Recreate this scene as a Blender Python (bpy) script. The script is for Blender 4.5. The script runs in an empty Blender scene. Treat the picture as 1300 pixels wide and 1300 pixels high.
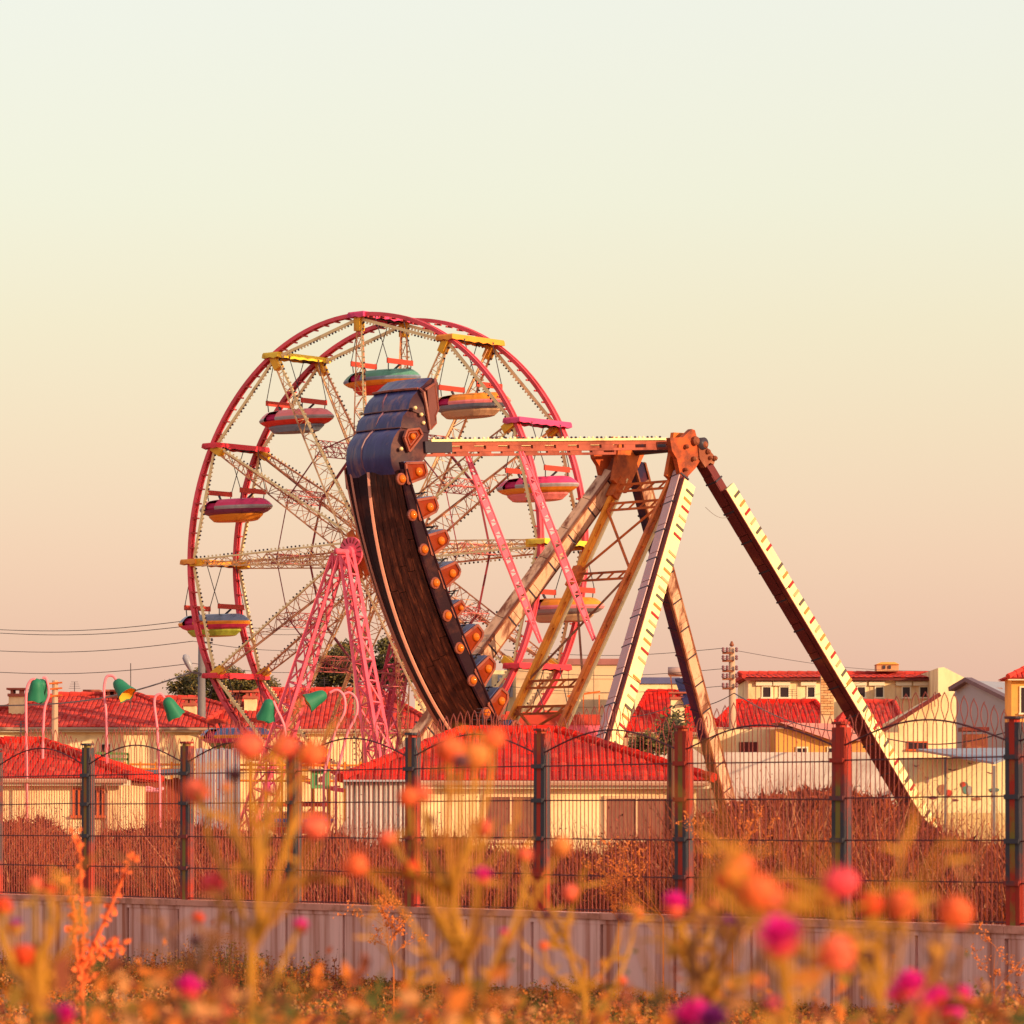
import bpy, math, random
from mathutils import Vector as V, Matrix
R = math.radians
rnd = random.Random(7)
S = bpy.context.scene
COL = S.collection

# ------------------------------------------------------------------ camera, light, exposure
F, HY, EZ = 5200.0, 1044.0, 0.95            # focal length and horizon row in photograph pixels, eye height
cd = bpy.data.cameras.new('camera'); cam = bpy.data.objects.new('camera', cd); COL.objects.link(cam)
cam.location = (0, 0, EZ); cam.rotation_euler = (R(90), 0, 0)
cd.sensor_width = 36; cd.lens = 36*F/1300; cd.shift_y = (HY-650)/1300
cd.clip_start = 0.3; cd.clip_end = 6000
cd.dof.use_dof = True; cd.dof.focus_distance = 115; cd.dof.aperture_fstop = 9.0; cd.dof.aperture_blades = 8
S.camera = cam
SUN_AZ, SUN_EL = 130.0, 14.0                # azimuth from +Y towards +X (behind the camera, to the right)
w = bpy.data.worlds.new('World'); S.world = w; w.use_nodes = True
nt = w.node_tree; nt.nodes.clear()
N = nt.nodes.new; L = nt.links.new
out = N('ShaderNodeOutputWorld'); tc = N('ShaderNodeTexCoord'); sep = N('ShaderNodeSeparateXYZ')
L(tc.outputs['Generated'], sep.inputs[0])
sky = N('ShaderNodeTexSky'); sky.sky_type = 'NISHITA'; sky.sun_disc = False
sky.sun_elevation = R(SUN_EL); sky.sun_rotation = R(SUN_AZ); sky.dust_density = 4.0
bg1 = N('ShaderNodeBackground'); bg1.inputs[1].default_value = 0.05; L(sky.outputs[0], bg1.inputs[0])
ramp = N('ShaderNodeValToRGB'); L(sep.outputs['Z'], ramp.inputs[0])
def lin(c): return tuple(((x/255+0.055)/1.055)**2.4 if x > 10 else x/255/12.92 for x in c)
stops = [(-0.02, (224, 172, 146)), (0.0, (234, 182, 163)), (0.035, (242, 193, 169)), (0.065, (247, 207, 176)), (0.095, (246, 219, 182)),
         (0.12, (244, 228, 190)), (0.15, (242, 236, 206)), (0.195, (242, 239, 219)), (0.45, (234, 220, 214)), (1.0, (200, 178, 182))]
while len(ramp.color_ramp.elements) < len(stops): ramp.color_ramp.elements.new(0.5)
for e, (p, c) in zip(ramp.color_ramp.elements, stops):
    e.position = max(0, p); e.color = (*lin(c), 1)
bg2 = N('ShaderNodeBackground'); bg2.inputs[1].default_value = 0.73; L(ramp.outputs[0], bg2.inputs[0])
add = N('ShaderNodeAddShader'); L(bg1.outputs[0], add.inputs[0]); L(bg2.outputs[0], add.inputs[1]); L(add.outputs[0], out.inputs[0])
sd = bpy.data.lights.new('sun', 'SUN'); sd.energy = 5.0; sd.angle = R(0.6); sd.color = (1.0, 0.665, 0.36)
sun = bpy.data.objects.new('sun', sd); COL.objects.link(sun); sun.location = (40, -40, 40)
sdir = V((math.sin(R(SUN_AZ))*math.cos(R(SUN_EL)), math.cos(R(SUN_AZ))*math.cos(R(SUN_EL)), math.sin(R(SUN_EL))))
sun.rotation_euler = sdir.to_track_quat('Z', 'Y').to_euler()
S.view_settings.view_transform = 'Standard'; S.view_settings.look = 'None'; S.view_settings.exposure = 0.24; S.view_settings.gamma = 1
S.cycles.use_denoising = True; S.cycles.max_bounces = 6; S.cycles.transparent_max_bounces = 8

# ------------------------------------------------------------------ helpers
def P(px, py, Y): return V(((px-650)*Y/F, Y, EZ-(py-HY)*Y/F))
MATS = {}
def mat(name, col, rough=0.6, var=0.25, scale=3.0, col2=None, mix=0.5, stretch=(1, 1, 1), bump=0.0, metal=0.0, spec=0.22, sharp=0.2, trans=0.0):
    """Procedural paint: base colour with value noise, and an optional second colour (rust, dirt) in patches."""
    if name in MATS: return MATS[name]
    m = bpy.data.materials.new(name); m.use_nodes = True; t = m.node_tree; b = t.nodes['Principled BSDF']
    n, l = t.nodes.new, t.links.new
    tcn = n('ShaderNodeTexCoord'); mp = n('ShaderNodeMapping'); mp.inputs['Scale'].default_value = stretch
    l(tcn.outputs['Object'], mp.inputs[0])
    nz = n('ShaderNodeTexNoise'); nz.inputs['Scale'].default_value = scale; nz.inputs['Detail'].default_value = 6; l(mp.outputs[0], nz.inputs[0])
    mx = n('ShaderNodeMix'); mx.data_type = 'RGBA'
    c = col; mx.inputs[6].default_value = (*[x*(1-var) for x in c], 1); mx.inputs[7].default_value = (*[min(1, x*(1+var)) for x in c], 1)
    l(nz.outputs[0], mx.inputs[0]); last = mx.outputs[2]
    if col2:
        nz2 = n('ShaderNodeTexNoise'); nz2.inputs['Scale'].default_value = scale*0.6; nz2.inputs['Detail'].default_value = 8; nz2.inputs['Roughness'].default_value = 0.65
        l(mp.outputs[0], nz2.inputs[0])
        rp = n('ShaderNodeMapRange'); rp.inputs[1].default_value = 0.5+(0.5-mix)*0.4-sharp*0.5; rp.inputs[2].default_value = 0.5+(0.5-mix)*0.4+sharp*0.5
        l(nz2.outputs[0], rp.inputs[0])
        m2 = n('ShaderNodeMix'); m2.data_type = 'RGBA'; l(rp.outputs[0], m2.inputs[0]); l(last, m2.inputs[6]); m2.inputs[7].default_value = (*col2, 1); last = m2.outputs[2]
    l(last, b.inputs['Base Color']); b.inputs['Roughness'].default_value = rough; b.inputs['Metallic'].default_value = metal
    b.inputs['Specular IOR Level'].default_value = spec
    if bump:
        bp = n('ShaderNodeBump'); bp.inputs['Strength'].default_value = bump; bp.inputs['Distance'].default_value = 0.05; l(nz.outputs[0], bp.inputs['Height']); l(bp.outputs[0], b.inputs['Normal'])
    if trans:
        tr = n('ShaderNodeBsdfTranslucent'); l(last, tr.inputs[0]); ms = n('ShaderNodeMixShader'); ms.inputs[0].default_value = trans
        o = t.nodes['Material Output']; l(b.outputs[0], ms.inputs[1]); l(tr.outputs[0], ms.inputs[2]); l(ms.outputs[0], o.inputs[0])
    MATS[name] = m; return m

class MB:
    def __init__(s): s.v = []; s.f = []; s.m = []; s.mi = 0
    def add(s, vs, fs):
        o = len(s.v); s.v += [tuple(x) for x in vs]; s.f += [tuple(i+o for i in f) for f in fs]; s.m += [s.mi]*len(fs); return s
    def frame(s, c, ex, ey, ez):      # box from centre and three half-axis vectors
        c = V(c); vs = [c+ex*i+ey*j+ez*k for i in (-1, 1) for j in (-1, 1) for k in (-1, 1)]
        return s.add(vs, [(0, 1, 3, 2), (4, 6, 7, 5), (0, 4, 5, 1), (2, 3, 7, 6), (0, 2, 6, 4), (1, 5, 7, 3)])
    def box(s, x0, x1, y0, y1, z0, z1):
        return s.frame(((x0+x1)/2, (y0+y1)/2, (z0+z1)/2), V(((x1-x0)/2, 0, 0)), V((0, (y1-y0)/2, 0)), V((0, 0, (z1-z0)/2)))
    def bar(s, p, q, a=0.05, b=None, side=None):   # a: width along side, b: other width
        p, q = V(p), V(q); d = q-p
        if d.length < 1e-6: return s
        b = b or a; d.normalize(); sd_ = V(side) if side is not None else (V((0, 0, 1)) if abs(d.z) < 0.9 else V((1, 0, 0)))
        x = (sd_-d*sd_.dot(d)).normalized(); y = d.cross(x)
        return s.frame((p+q)/2, x*a/2, y*b/2, (q-p)/2)
    def tube(s, pts, r, n=6, cap=True):
        pts = [V(p) for p in pts]; rs = r if isinstance(r, (list, tuple)) else [r]*len(pts)
        o = len(s.v); prev = None; vs = []; fs = []
        for i, p in enumerate(pts):
            d = (pts[min(i+1, len(pts)-1)]-pts[max(i-1, 0)]).normalized()
            if prev is None: x = d.orthogonal().normalized()
            else: x = (prev-d*prev.dot(d)).normalized()
            prev = x; y = d.cross(x)
            vs += [p+(x*math.cos(2*math.pi*k/n)+y*math.sin(2*math.pi*k/n))*rs[i] for k in range(n)]
        for i in range(len(pts)-1):
            for k in range(n): fs.append((i*n+k, i*n+(k+1) % n, (i+1)*n+(k+1) % n, (i+1)*n+k))
        if cap: fs += [tuple(range(n))[::-1], tuple((len(pts)-1)*n+k for k in range(n))]
        return s.add(vs, fs)
    def ball(s, c, r, nu=8, nv=5, sc=(1, 1, 1)):
        vs = [V(c)+V((0, 0, r*sc[2]))]; fs = []
        for j in range(1, nv):
            a = math.pi*j/nv
            vs += [V(c)+V((r*sc[0]*math.sin(a)*math.cos(2*math.pi*i/nu), r*sc[1]*math.sin(a)*math.sin(2*math.pi*i/nu), r*sc[2]*math.cos(a))) for i in range(nu)]
        vs.append(V(c)-V((0, 0, r*sc[2]))); e = len(vs)-1
        for i in range(nu):
            fs.append((0, 1+i, 1+(i+1) % nu)); fs.append((e, 1+(nv-2)*nu+(i+1) % nu, 1+(nv-2)*nu+i))
            for j in range(nv-2): fs.append((1+j*nu+i, 1+(j+1)*nu+i, 1+(j+1)*nu+(i+1) % nu, 1+j*nu+(i+1) % nu))
        return s.add(vs, fs)
    def rev(s, c, ax, prof, n=12):    # surface of revolution about axis ax through c; prof = (radius, height)
        c, ax = V(c), V(ax).normalized(); x = ax.orthogonal().normalized(); y = ax.cross(x)
        vs = [c+ax*h+(x*math.cos(2*math.pi*k/n)+y*math.sin(2*math.pi*k/n))*r for r, h in prof for k in range(n)]
        fs = [(i*n+k, i*n+(k+1) % n, (i+1)*n+(k+1) % n, (i+1)*n+k) for i in range(len(prof)-1) for k in range(n)]
        fs += [tuple(range(n))[::-1], tuple((len(prof)-1)*n+k for k in range(n))]
        return s.add(vs, fs)
    def prism(s, pts, d):             # polygon pts extruded by vector d
        n = len(pts); pts = [V(p) for p in pts]; d = V(d)
        return s.add(pts+[p+d for p in pts], [tuple(range(n))[::-1], tuple(range(n, 2*n))]+[(i, (i+1) % n, n+(i+1) % n, n+i) for i in range(n)])
    def build(s, name, m, parent=None, smooth=False, kind=None, org=None):
        me = bpy.data.meshes.new(name); o_ = V(org) if org is not None else V((0, 0, 0))
        if parent is not None and org is None: o_ = V(parent.get('_org', (0, 0, 0)))
        vs = [tuple(V(v)-o_) for v in s.v] if o_.length > 0 else s.v
        me.from_pydata(vs, [], s.f); 
        for mm in (m if isinstance(m, (list, tuple)) else [m]): me.materials.append(mm)
        me.polygons.foreach_set('material_index', s.m)
        if smooth: me.polygons.foreach_set('use_smooth', [True]*len(me.polygons))
        me.update(); ob = bpy.data.objects.new(name, me); COL.objects.link(ob)
        if parent is not None: ob.parent = parent
        elif org is not None: ob.location = org
        ob['_org'] = tuple(o_)
        if kind: ob['kind'] = kind
        return ob
def tag(o, label=None, cat=None, group=None, kind=None):
    if label: o['label'] = label
    if cat: o['category'] = cat
    if group: o['group'] = group
    if kind: o['kind'] = kind
    return o
def thing(name, label, cat, org, group=None):   # an Empty at the base; its parts are given in world coordinates and re-based on it
    o = bpy.data.objects.new(name, None); COL.objects.link(o); o.location = org; o['_org'] = tuple(org); o.empty_display_size = 0.3
    return tag(o, label, cat, group)
GZ = -0.9

# ------------------------------------------------------------------ materials
cream = mat('cream_paint', (0.94, 0.70, 0.36), 0.55, 0.10, 2, (0.45, 0.24, 0.12), 0.12)
creamw = mat('cream_wall', (0.86, 0.66, 0.38), 0.85, 0.10, 1.0, (0.58, 0.38, 0.20), 0.34, bump=0.15, stretch=(1.4, 1.4, .6))
tanwall = mat('tan_wall', (0.66, 0.44, 0.27), 0.85, 0.06, 0.8, (0.42, 0.28, 0.18), 0.3)
whitewall = mat('pale_wall', (0.55, 0.48, 0.45), 0.85, 0.08, 1.2, (0.36, 0.29, 0.27), 0.3, bump=0.15)
greywall = mat('grey_wall', (0.33, 0.33, 0.38), 0.85, 0.08, 1.0)
orangewall = mat('orange_wall', (0.72, 0.33, 0.08), 0.85, 0.10, 1.0, (0.5, 0.22, 0.08), 0.3)
roofred = mat('red_roof', (0.62, 0.018, 0.009), 0.8, 0.22, 1.6, (0.32, 0.02, 0.02), 0.35, bump=0.3, spec=.12)
roofred2 = mat('faded_red_roof', (0.56, 0.055, 0.042), 0.8, 0.18, 2.0, (0.30, 0.035, 0.03), 0.35, bump=0.3, spec=.12)
pinkroof = mat('pink_roof', (0.62, 0.26, 0.25), 0.8, 0.1, 2.0)
trimw = mat('white_trim', (0.72, 0.62, 0.46), 0.6, 0.08, 3)
darkglass = mat('window_glass', (0.035, 0.02, 0.025), 0.12, 0.2, 1)
maroon = mat('maroon_paint', (0.13, 0.02, 0.02), 0.5, 0.3, 2, (0.28, 0.07, 0.03), 0.2)
rimred = mat('rim_red_paint', (0.84, 0.085, 0.125), 0.42, 0.22, 0.8, (0.42, 0.05, 0.06), 0.35)
pink = mat('pink_paint', (0.86, 0.13, 0.20), 0.5, 0.15, 1.2, (0.62, 0.08, 0.12), 0.25)
yellow = mat('yellow_paint', (0.85, 0.42, 0.03), 0.5, 0.15, 2, (0.5, 0.16, 0.03), 0.2)
rustor = mat('rusty_orange_paint', (0.64, 0.135, 0.025), 0.6, 0.25, 2.5, (0.24, 0.05, 0.02), 0.35)
rustbr = mat('rusty_brown_steel', (0.22, 0.06, 0.03), 0.6, 0.3, 2.5, (0.42, 0.20, 0.11), 0.3)
tanplank = mat('bleached_tan_panel', (0.66, 0.40, 0.27), 0.75, 0.15, 3.5, (0.20, 0.07, 0.045), 0.42, stretch=(1, 1, 0.25), sharp=.12)
lavender = mat('lavender_panel', (0.60, 0.38, 0.38), 0.6, 0.12, 3)
boxcream = mat('light_box_cream', (0.88, 0.76, 0.36), 0.45, 0.06, 3, (0.6, 0.42, 0.2), 0.06)
steel = mat('dark_steel', (0.045, 0.035, 0.05), 0.45, 0.3, 3)
gsteel = mat('grey_steel', (0.16, 0.14, 0.15), 0.5, 0.2, 3)
thin = mat('thin_rod_paint', (0.82, 0.36, 0.17), 0.6, 0.2, 3, (0.2, 0.06, 0.05), 0.4)
bulbd = mat('dark_bulb', (0.05, 0.03, 0.05), 0.3, 0.2, 9)
bulbl = mat('cream_bulb', (0.8, 0.66, 0.4), 0.3, 0.1, 9)

# ------------------------------------------------------------------ ground and pavement
g = MB(); n = 24
xs = [-900, -300, -100, -40, -15, 0, 15, 40, 100, 300, 900]; ys = [-30, -5, 5, 15, 25, 35, 38, 60, 90, 130, 200, 400, 1000, 3500]
vs = [(x*(1+max(0, y)/900), y, GZ) for y in ys for x in xs]
g.add(vs, [(j*11+i, j*11+i+1, (j+1)*11+i+1, (j+1)*11+i) for j in range(len(ys)-1) for i in range(10)])
tag(g.build('ground', mat('dry_soil', (0.30, 0.13, 0.06), 0.95, 0.3, 0.8, (0.17, 0.08, 0.03), 0.4, bump=0.5)), kind='structure')

# ------------------------------------------------------------------ low concrete wall and the wire fence on it
FA, FD = V((-5.34, 51.5, 0)), V((1.411, -2.086, 0))         # first post and the step to the next one
fdir = FD.normalized(); fn = V((fdir.y, -fdir.x, 0)).normalized()   # fn points towards the camera
if fn.y > 0: fn = -fn
def FP(k, z=0, off=0): return FA+FD*k+V((0, 0, z))+fn*off
conc = mat('rust_streaked_concrete', (0.86, 0.49, 0.44), 0.9, 0.14, 1.6, (0.42, 0.13, 0.08), 0.38, stretch=(4.2, 4.2, 0.16), bump=0.08, sharp=0.2)
wt = thing('low_wall', 'long low concrete wall with rust streaks carrying the wire fence', 'wall', FP(-3, GZ))
k = -3.0
while k < 10:                                               # cast bays with a recessed joint between them
    step = 0.5; mb = MB(); a, b = FP(k+0.010, 0), FP(k+step-0.010, 0); dz = rnd.uniform(-.006, .006); fo = rnd.uniform(-.008, .008)
    c = (a+b)/2+V((0, 0, (GZ-0.1)/2-0.04+dz)); mb.frame(c, (b-a)/2, fn*(0.11+fo), V((0, 0, (0.9+0.1-0.08)/2)))
    mb.build('wall_bay', conc, wt); k += step
mb = MB(); a, b = FP(-3, -0.04), FP(10, -0.04); mb.frame((a+b)/2, (b-a)/2, fn*0.115, V((0, 0, 0.056))); mb.build('core', conc, wt)
mb = MB()
for i in range(26):                                         # uneven coping lengths
    a, b = FP(-3+i*.5, -0.015), FP(-3+i*.5+.497, -0.015); mb.frame((a+b)/2, (b-a)/2, fn*(0.135+rnd.uniform(0, .006)), V((0, 0, 0.03+rnd.uniform(0, .005))))
mb.build('coping', mat('coping_concrete', (0.66, 0.29, 0.22), 0.9, 0.25, 4, (0.32, 0.11, 0.06), 0.3, bump=0.3), wt)

ft = thing('wire_fence', 'rusty wire panel fence with olive posts, arched top rails and looped wire tips', 'fence', FP(-3, 0))
postm = mat('olive_and_rust_post', (0.20, 0.15, 0.025), 0.6, 0.3, 1.3, (0.40, 0.022, 0.01), 0.56, bump=0.2, sharp=0.12)
flm = mat('dark_post_flange', (0.05, 0.045, 0.06), 0.6, 0.3, 1.5, (0.34, 0.025, 0.012), 0.48, sharp=.1)
wirem = mat('rusty_wire', (0.46, 0.10, 0.075), 0.6, 0.25, 3)
railm = mat('dark_rail_wire', (0.10, 0.025, 0.035), 0.6, 0.2, 3)
RZ = (0.04, 0.40, 0.78, 1.18, 1.54)
def archz(t): return 1.68+0.22*math.sin(math.pi*t)
for i in range(-3, 11):
    p = FP(i); h = 1.9+rnd.uniform(-.02, .02)
    lean = V((rnd.uniform(-.012, .012), 0, 0))
    mb = MB(); mb.bar(p+V((0, 0, -.05)), p+lean+V((0, 0, h)), 0.072, 0.07, side=fdir); po = mb.build('post', postm, ft)
    mb = MB()
    for s_ in (-1, 1):
        q = p+fdir*0.066*s_-fn*0.01; mb.bar(q+V((0, 0, -.03)), q+lean+V((0, 0, h-0.03)), 0.055, 0.09, side=fdir)
    mb.build('flange', flm, po)
    mb = MB(); mb.frame(p+lean+V((0, 0, h+.012)), fdir*0.075, fn*0.055, V((0, 0, .012))); mb.build('cap', flm, po)
    for z in RZ[1:]: MB().frame(p+V((0, 0, z))+fn*.045, fdir*.1, fn*.012, V((0, 0, .022))).build('clamp', flm, po)
NP = 34
for i in range(-3, 10):
    for z in RZ:
        mb = MB(); mb.bar(FP(i+.03, z, .018), FP(i+.97, z+rnd.uniform(-.012, .012), .018), 0.013); mb.build('rail', railm, ft)
    pts = [FP(i+.03+.94*t/20, archz(t/20), .018) for t in range(21)]
    mb = MB(); mb.tube(pts, 0.009, 5); mb.build('arched_rail', railm, ft)
    mb = MB(); pk = .94/NP
    bend = [rnd.uniform(-.008, .008) for _ in range(NP+1)]
    for j in range(NP):
        t = (j+.5)/NP; az = archz(t); base = i+.03+.94*t; s_ = 1 if j % 2 == 0 else -1
        top = az+0.26
        if rnd.random() < .05: top = az+.12
        zs = [0.02, .6, 1.2, az-.04, az+.01, az+.05, az+.09, az+.13, az+.17, az+.21, az+.24, top]
        # two neighbouring wires bow apart, meet again and close over: a lens-shaped loop
        of = [0, 0, 0, .1, .42, .20, -.10, -.24, -.22, -.02, .26, .5]
        pts = [FP(base+pk*s_*o+bend[j]*pk*math.sin(z_*2.4)*6, z_, .004) for z_, o in zip(zs, of)]
        mb.tube(pts, 0.0058, 3, cap=False)
    tag(mb.build('wire_infill', wirem, ft), kind='stuff')

# ------------------------------------------------------------------ pendulum ship ride
YS = math.radians(44); PV = V((3.905, 108, 10.836)); SU = V((math.cos(YS), math.sin(YS), 0)); SA = V((math.sin(YS), -math.cos(YS), 0)); UP = V((0, 0, 1))
def SP(phi, r, wv): a = math.radians(phi); return PV+SU*(r*math.cos(a))+UP*(r*math.sin(a))+SA*wv
def SC(t, z, wv): return PV+SU*t+UP*z+SA*wv
def rad(phi): a = math.radians(phi); return SU*math.cos(a)+UP*math.sin(a)
def tan_(phi): a = math.radians(phi); return -SU*math.sin(a)+UP*math.cos(a)

fr = thing('ship_ride_frame', 'tall A-frame with cream light boxes on its legs that carries the swung ship', 'ride frame', (PV.x, PV.y, GZ))
navy = mat('navy_rust_paint', (0.03, 0.02, 0.06), 0.5, 0.3, 1.5, (0.16, 0.025, 0.02), 0.35)
def leg(T, wb, w0, ma, mbm, width, boxed):
    a = SC(0.28*(1 if T > 0 else -1), -0.35, w0); b = SC(T, -11.75, wb); d = (b-a).normalized()
    x = (SU-d*SU.dot(d)).normalized(); y = d.cross(x).normalized()
    if y.dot(SA) < 0: y = -y
    sgn = 1 if T > 0 else -1
    lg = MB().bar(a, b, 0.26 if boxed else .34, 0.32 if boxed else .40, side=x).build('leg', ma, fr)
    ln = (b-a).length
    # cladding panels in lengths, with bolted clamp rings
    k = 0; s0 = 0.5
    while s0 < ln-0.5:
        s1 = min(s0+0.92, ln-.3); c = a+d*(s0+s1)/2
        m2 = MB()
        if boxed: m2.frame(c-x*.145, x*0.014, y*0.15, d*((s1-s0)/2-.012))
        else:     m2.frame(c+y*0.215, x*width/2, y*0.02, d*((s1-s0)/2-.008))
        m2.build('panel', mbm, lg)
        s0 = s1
    m2 = MB(); s0 = .7
    while s0 < ln-.5:
        c = a+d*s0; m2.frame(c, x*(width/2+.03), y*(.19 if boxed else 0.245), d*0.022); s0 += 0.92
    tag(m2.build('clamp_ring', steel, lg), kind='stuff')
    m2 = MB()
    for s_ in ((-1, 1) if not boxed else ()): m2.bar(a+x*s_*(width/2+.02)+y*0.2, b+x*s_*(width/2+.02)+y*.2, 0.05, 0.09, side=x)
    if not boxed: m2.build('edge_rail', rustbr, lg)
    return lg, a, b, d, x, y, sgn, ln
dashcols = [mat('dash_dark', (0.10, 0.07, 0.06)), mat('dash_orange', (0.62, 0.20, 0.05)), mat('dash_red', (0.32, 0.02, 0.02)), mat('dash_tan', (0.55, 0.32, 0.16))]
lbox = []
for T in (-7.6, 7.6):
    lg, a, b, d, x, y, sgn, ln = leg(T, 3.9, 1.2, maroon, lavender if T < 0 else maroon, 0.26, True)
    off = x*(0.13 if T < 0 else 0.09); bw = .21 if T < 0 else .20
    bx0, ln2 = .85 if T < 0 else 1.0, ln-0.3
    seg = (ln2-bx0)/4
    for q in range(4):                                    # the light box is made of four lengths
        c = a+d*(bx0+seg*(q+.5))+off+y*0.24; m2 = MB(); m2.frame(c, x*bw, y*0.06, d*(seg/2-.015)); m2.build('light_box', boxcream, lg)
    m2 = MB(); c0 = a+d*bx0+off-x*(bw+.02)+y*.25; m2.bar(c0, a+d*ln2+off-x*(bw+.02)+y*.25, .035, .14, side=x); m2.build('box_edge', maroon, lg)
    s_ = bx0+0.3; i = 0
    while s_ < ln2-.1:
        c = a+d*s_+off+y*0.31+x*(bw-.13); m2 = MB(); m2.frame(c, (x*0.135+d*(-.015*sgn)), y*0.014, d*0.036)
        (m2.build('light_strip', dashcols[(i+(rnd.random() < .12)) % 4], lg) if rnd.random() > .03 else None); s_ += 0.285+rnd.uniform(-.02, .02); i += 1
    m2 = MB(); m2.frame(b+V((0, 0, -.1)), SU*.45, SA*.45, UP*.12); m2.build('foot_plate', gsteel, lg)
for T in (-8.4, 8.4):
    lg, a, b, d, x, y, sgn, ln = leg(T, -4.6, -1.2, rustbr if T < 0 else navy, tanplank, 0.40 if T < 0 else 0.30, False)
    # tan sheeting on the outer side
    m2 = MB(); s0 = .4
    if T > 0:
        while s0 < ln-.3: m2.frame(a+d*(s0+.5)+x*.215, x*.02, y*.17, d*.49); s0 += 1.0
        m2.build('side_sheet', tanplank, lg)
    else:
        while s0 < ln-.3: m2.frame(a+d*(s0+.5)-x*.215, x*.02, y*.17, d*.49); s0 += 1.0
        m2.build('side_sheet', tanplank, lg)
    m2 = MB(); m2.frame(b+V((0, 0, -.1)), SU*.45, SA*.45, UP*.12); m2.build('foot_plate', gsteel, lg)
# pivot head: axle, gussets, caps
MB().rev(SC(0, 0, -1.6), SA, [(0.16, 0), (0.16, 3.2)], 14).build('axle', steel, fr, True)
for s_ in (-1, 1):
    wv = s_*1.35
    gp = [(-1.18, .08), (-.70, .12), (-.36, .36), (-.24, .34), (-.12, .06), (.02, -.12), (-.05, -.45), (-.22, -.66), (-.46, -.85), (-.74, -1.02), (-.92, -.45), (-1.10, -.26)]
    MB().prism([SC(t_, z_, wv) for t_, z_ in gp], SA*0.14*s_).build('pivot_head', mat('pivot_rust', (.50, .085, .02), .6, .3, 3, (.18, .04, .02), .45), fr)
    MB().prism([SC(t_, z_, wv) for t_, z_ in ((-.16, .04), (.10, .06), (.20, -.10), (.52, -.34), (.44, -.52), (.30, -.48), (.12, -.62), (-.10, -.40))], SA*.18*s_).build('leg_saddle', rustbr, fr)
    for t_, z_, r_ in ((-.28, .05, .12), (.05, -.03, .10), (.18, -.20, .07), (.44, -.36, .07), (.26, -.36, .05), (-.62, -.12, .06), (-.66, -.72, .05), (-.34, -.42, .06)):
        MB().rev(SC(t_, z_, wv+s_*.14), SA*s_, [(r_, 0), (r_, .10), (r_*.5, .15)], 9).build('bolt', rustbr, fr)
MB().tube([SC(.15+1.3*t, -1.65-.25*math.sin(t*math.pi), 1.5) for t in [i/14 for i in range(15)]], .007, 4).build('slack_cable', gsteel, fr)
MB().tube([SC(-2.3+1.6*t, -2.4+.5*t-.45*math.sin(t*math.pi), -1.2) for t in [i/14 for i in range(15)]], .007, 4).build('slack_cable', gsteel, fr)

ship = thing('pendulum_ship', 'dark wooden pirate ship ride swung up on its side with seat lamps along the gunwale', 'ship ride', (PV.x-6, PV.y-6, GZ))
woodm = bpy.data.materials.new('dark_weathered_planks')
def woodmat():
    m = woodm; m.use_nodes = True; t = m.node_tree; b = t.nodes['Principled BSDF']; n, l = t.nodes.new, t.links.new
    at = n('ShaderNodeAttribute'); at.attribute_name = 'grain'
    mp = n('ShaderNodeMapping'); mp.inputs['Scale'].default_value = (1.0, 6.0, 6.0); l(at.outputs['Vector'], mp.inputs[0])
    nz = n('ShaderNodeTexNoise'); nz.inputs['Scale'].default_value = 1.6; nz.inputs['Detail'].default_value = 8; nz.inputs['Roughness'].default_value = .7; l(mp.outputs[0], nz.inputs[0])
    r = n('ShaderNodeValToRGB'); l(nz.outputs[0], r.inputs[0]); e = r.color_ramp.elements
    e[0].position = .36; e[0].color = (.016, .005, .007, 1); e[1].position = .78; e[1].color = (.34, .095, .045, 1)
    x = e.new(.54); x.color = (.070, .018, .013, 1); l(r.outputs[0], b.inputs['Base Color']); b.inputs['Roughness'].default_value = .42; b.inputs['Specular IOR Level'].default_value = .3
woodmat()
hulld = mat('dark_hull_paint', (0.022, 0.007, 0.013), 0.6, 0.3, 2.0, (0.09, 0.025, 0.02), 0.25, spec=.08)
blue = mat('faded_blue_paint', (0.042, 0.045, 0.15), 0.34, 0.5, 2.2, (0.26, 0.13, 0.13), 0.2, stretch=(2.2, 2.2, .35), bump=0.5, spec=.35)
copper = mat('copper_trim', (0.27, 0.07, 0.045), 0.45, 0.25, 5, (.12, .03, .03), .3)
trimp = mat('pinkish_trim', (0.62, 0.27, 0.20), 0.5, 0.15, 3)
dish = mat('orange_lamp_dish', (0.20, 0.022, 0.004), 0.35, 0.4, 5, spec=.1)
dome = mat('orange_lamp_lens', (0.60, 0.13, 0.012), 0.06, 0.1, 3)
lidm = mat('seat_back_blue', (0.075, 0.085, 0.20), 0.4, 0.2, 2)
PH0, PH1 = 187.0, 236.0
def DR(phi): return .0012*(phi-207)**2
def hull_sec(phi):         # (radius, w) of near rim, near chine, keel, far chine, far rim
    k = 1.0
    e = DR(phi); kr = 10.38+.008*(phi-187)
    return [(9.69+e, 1.08), (10.02+.45*e, 1.0), (kr, 0.0), (10.02+.45*e, -1.0), (9.69+e, -1.08)]
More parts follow.
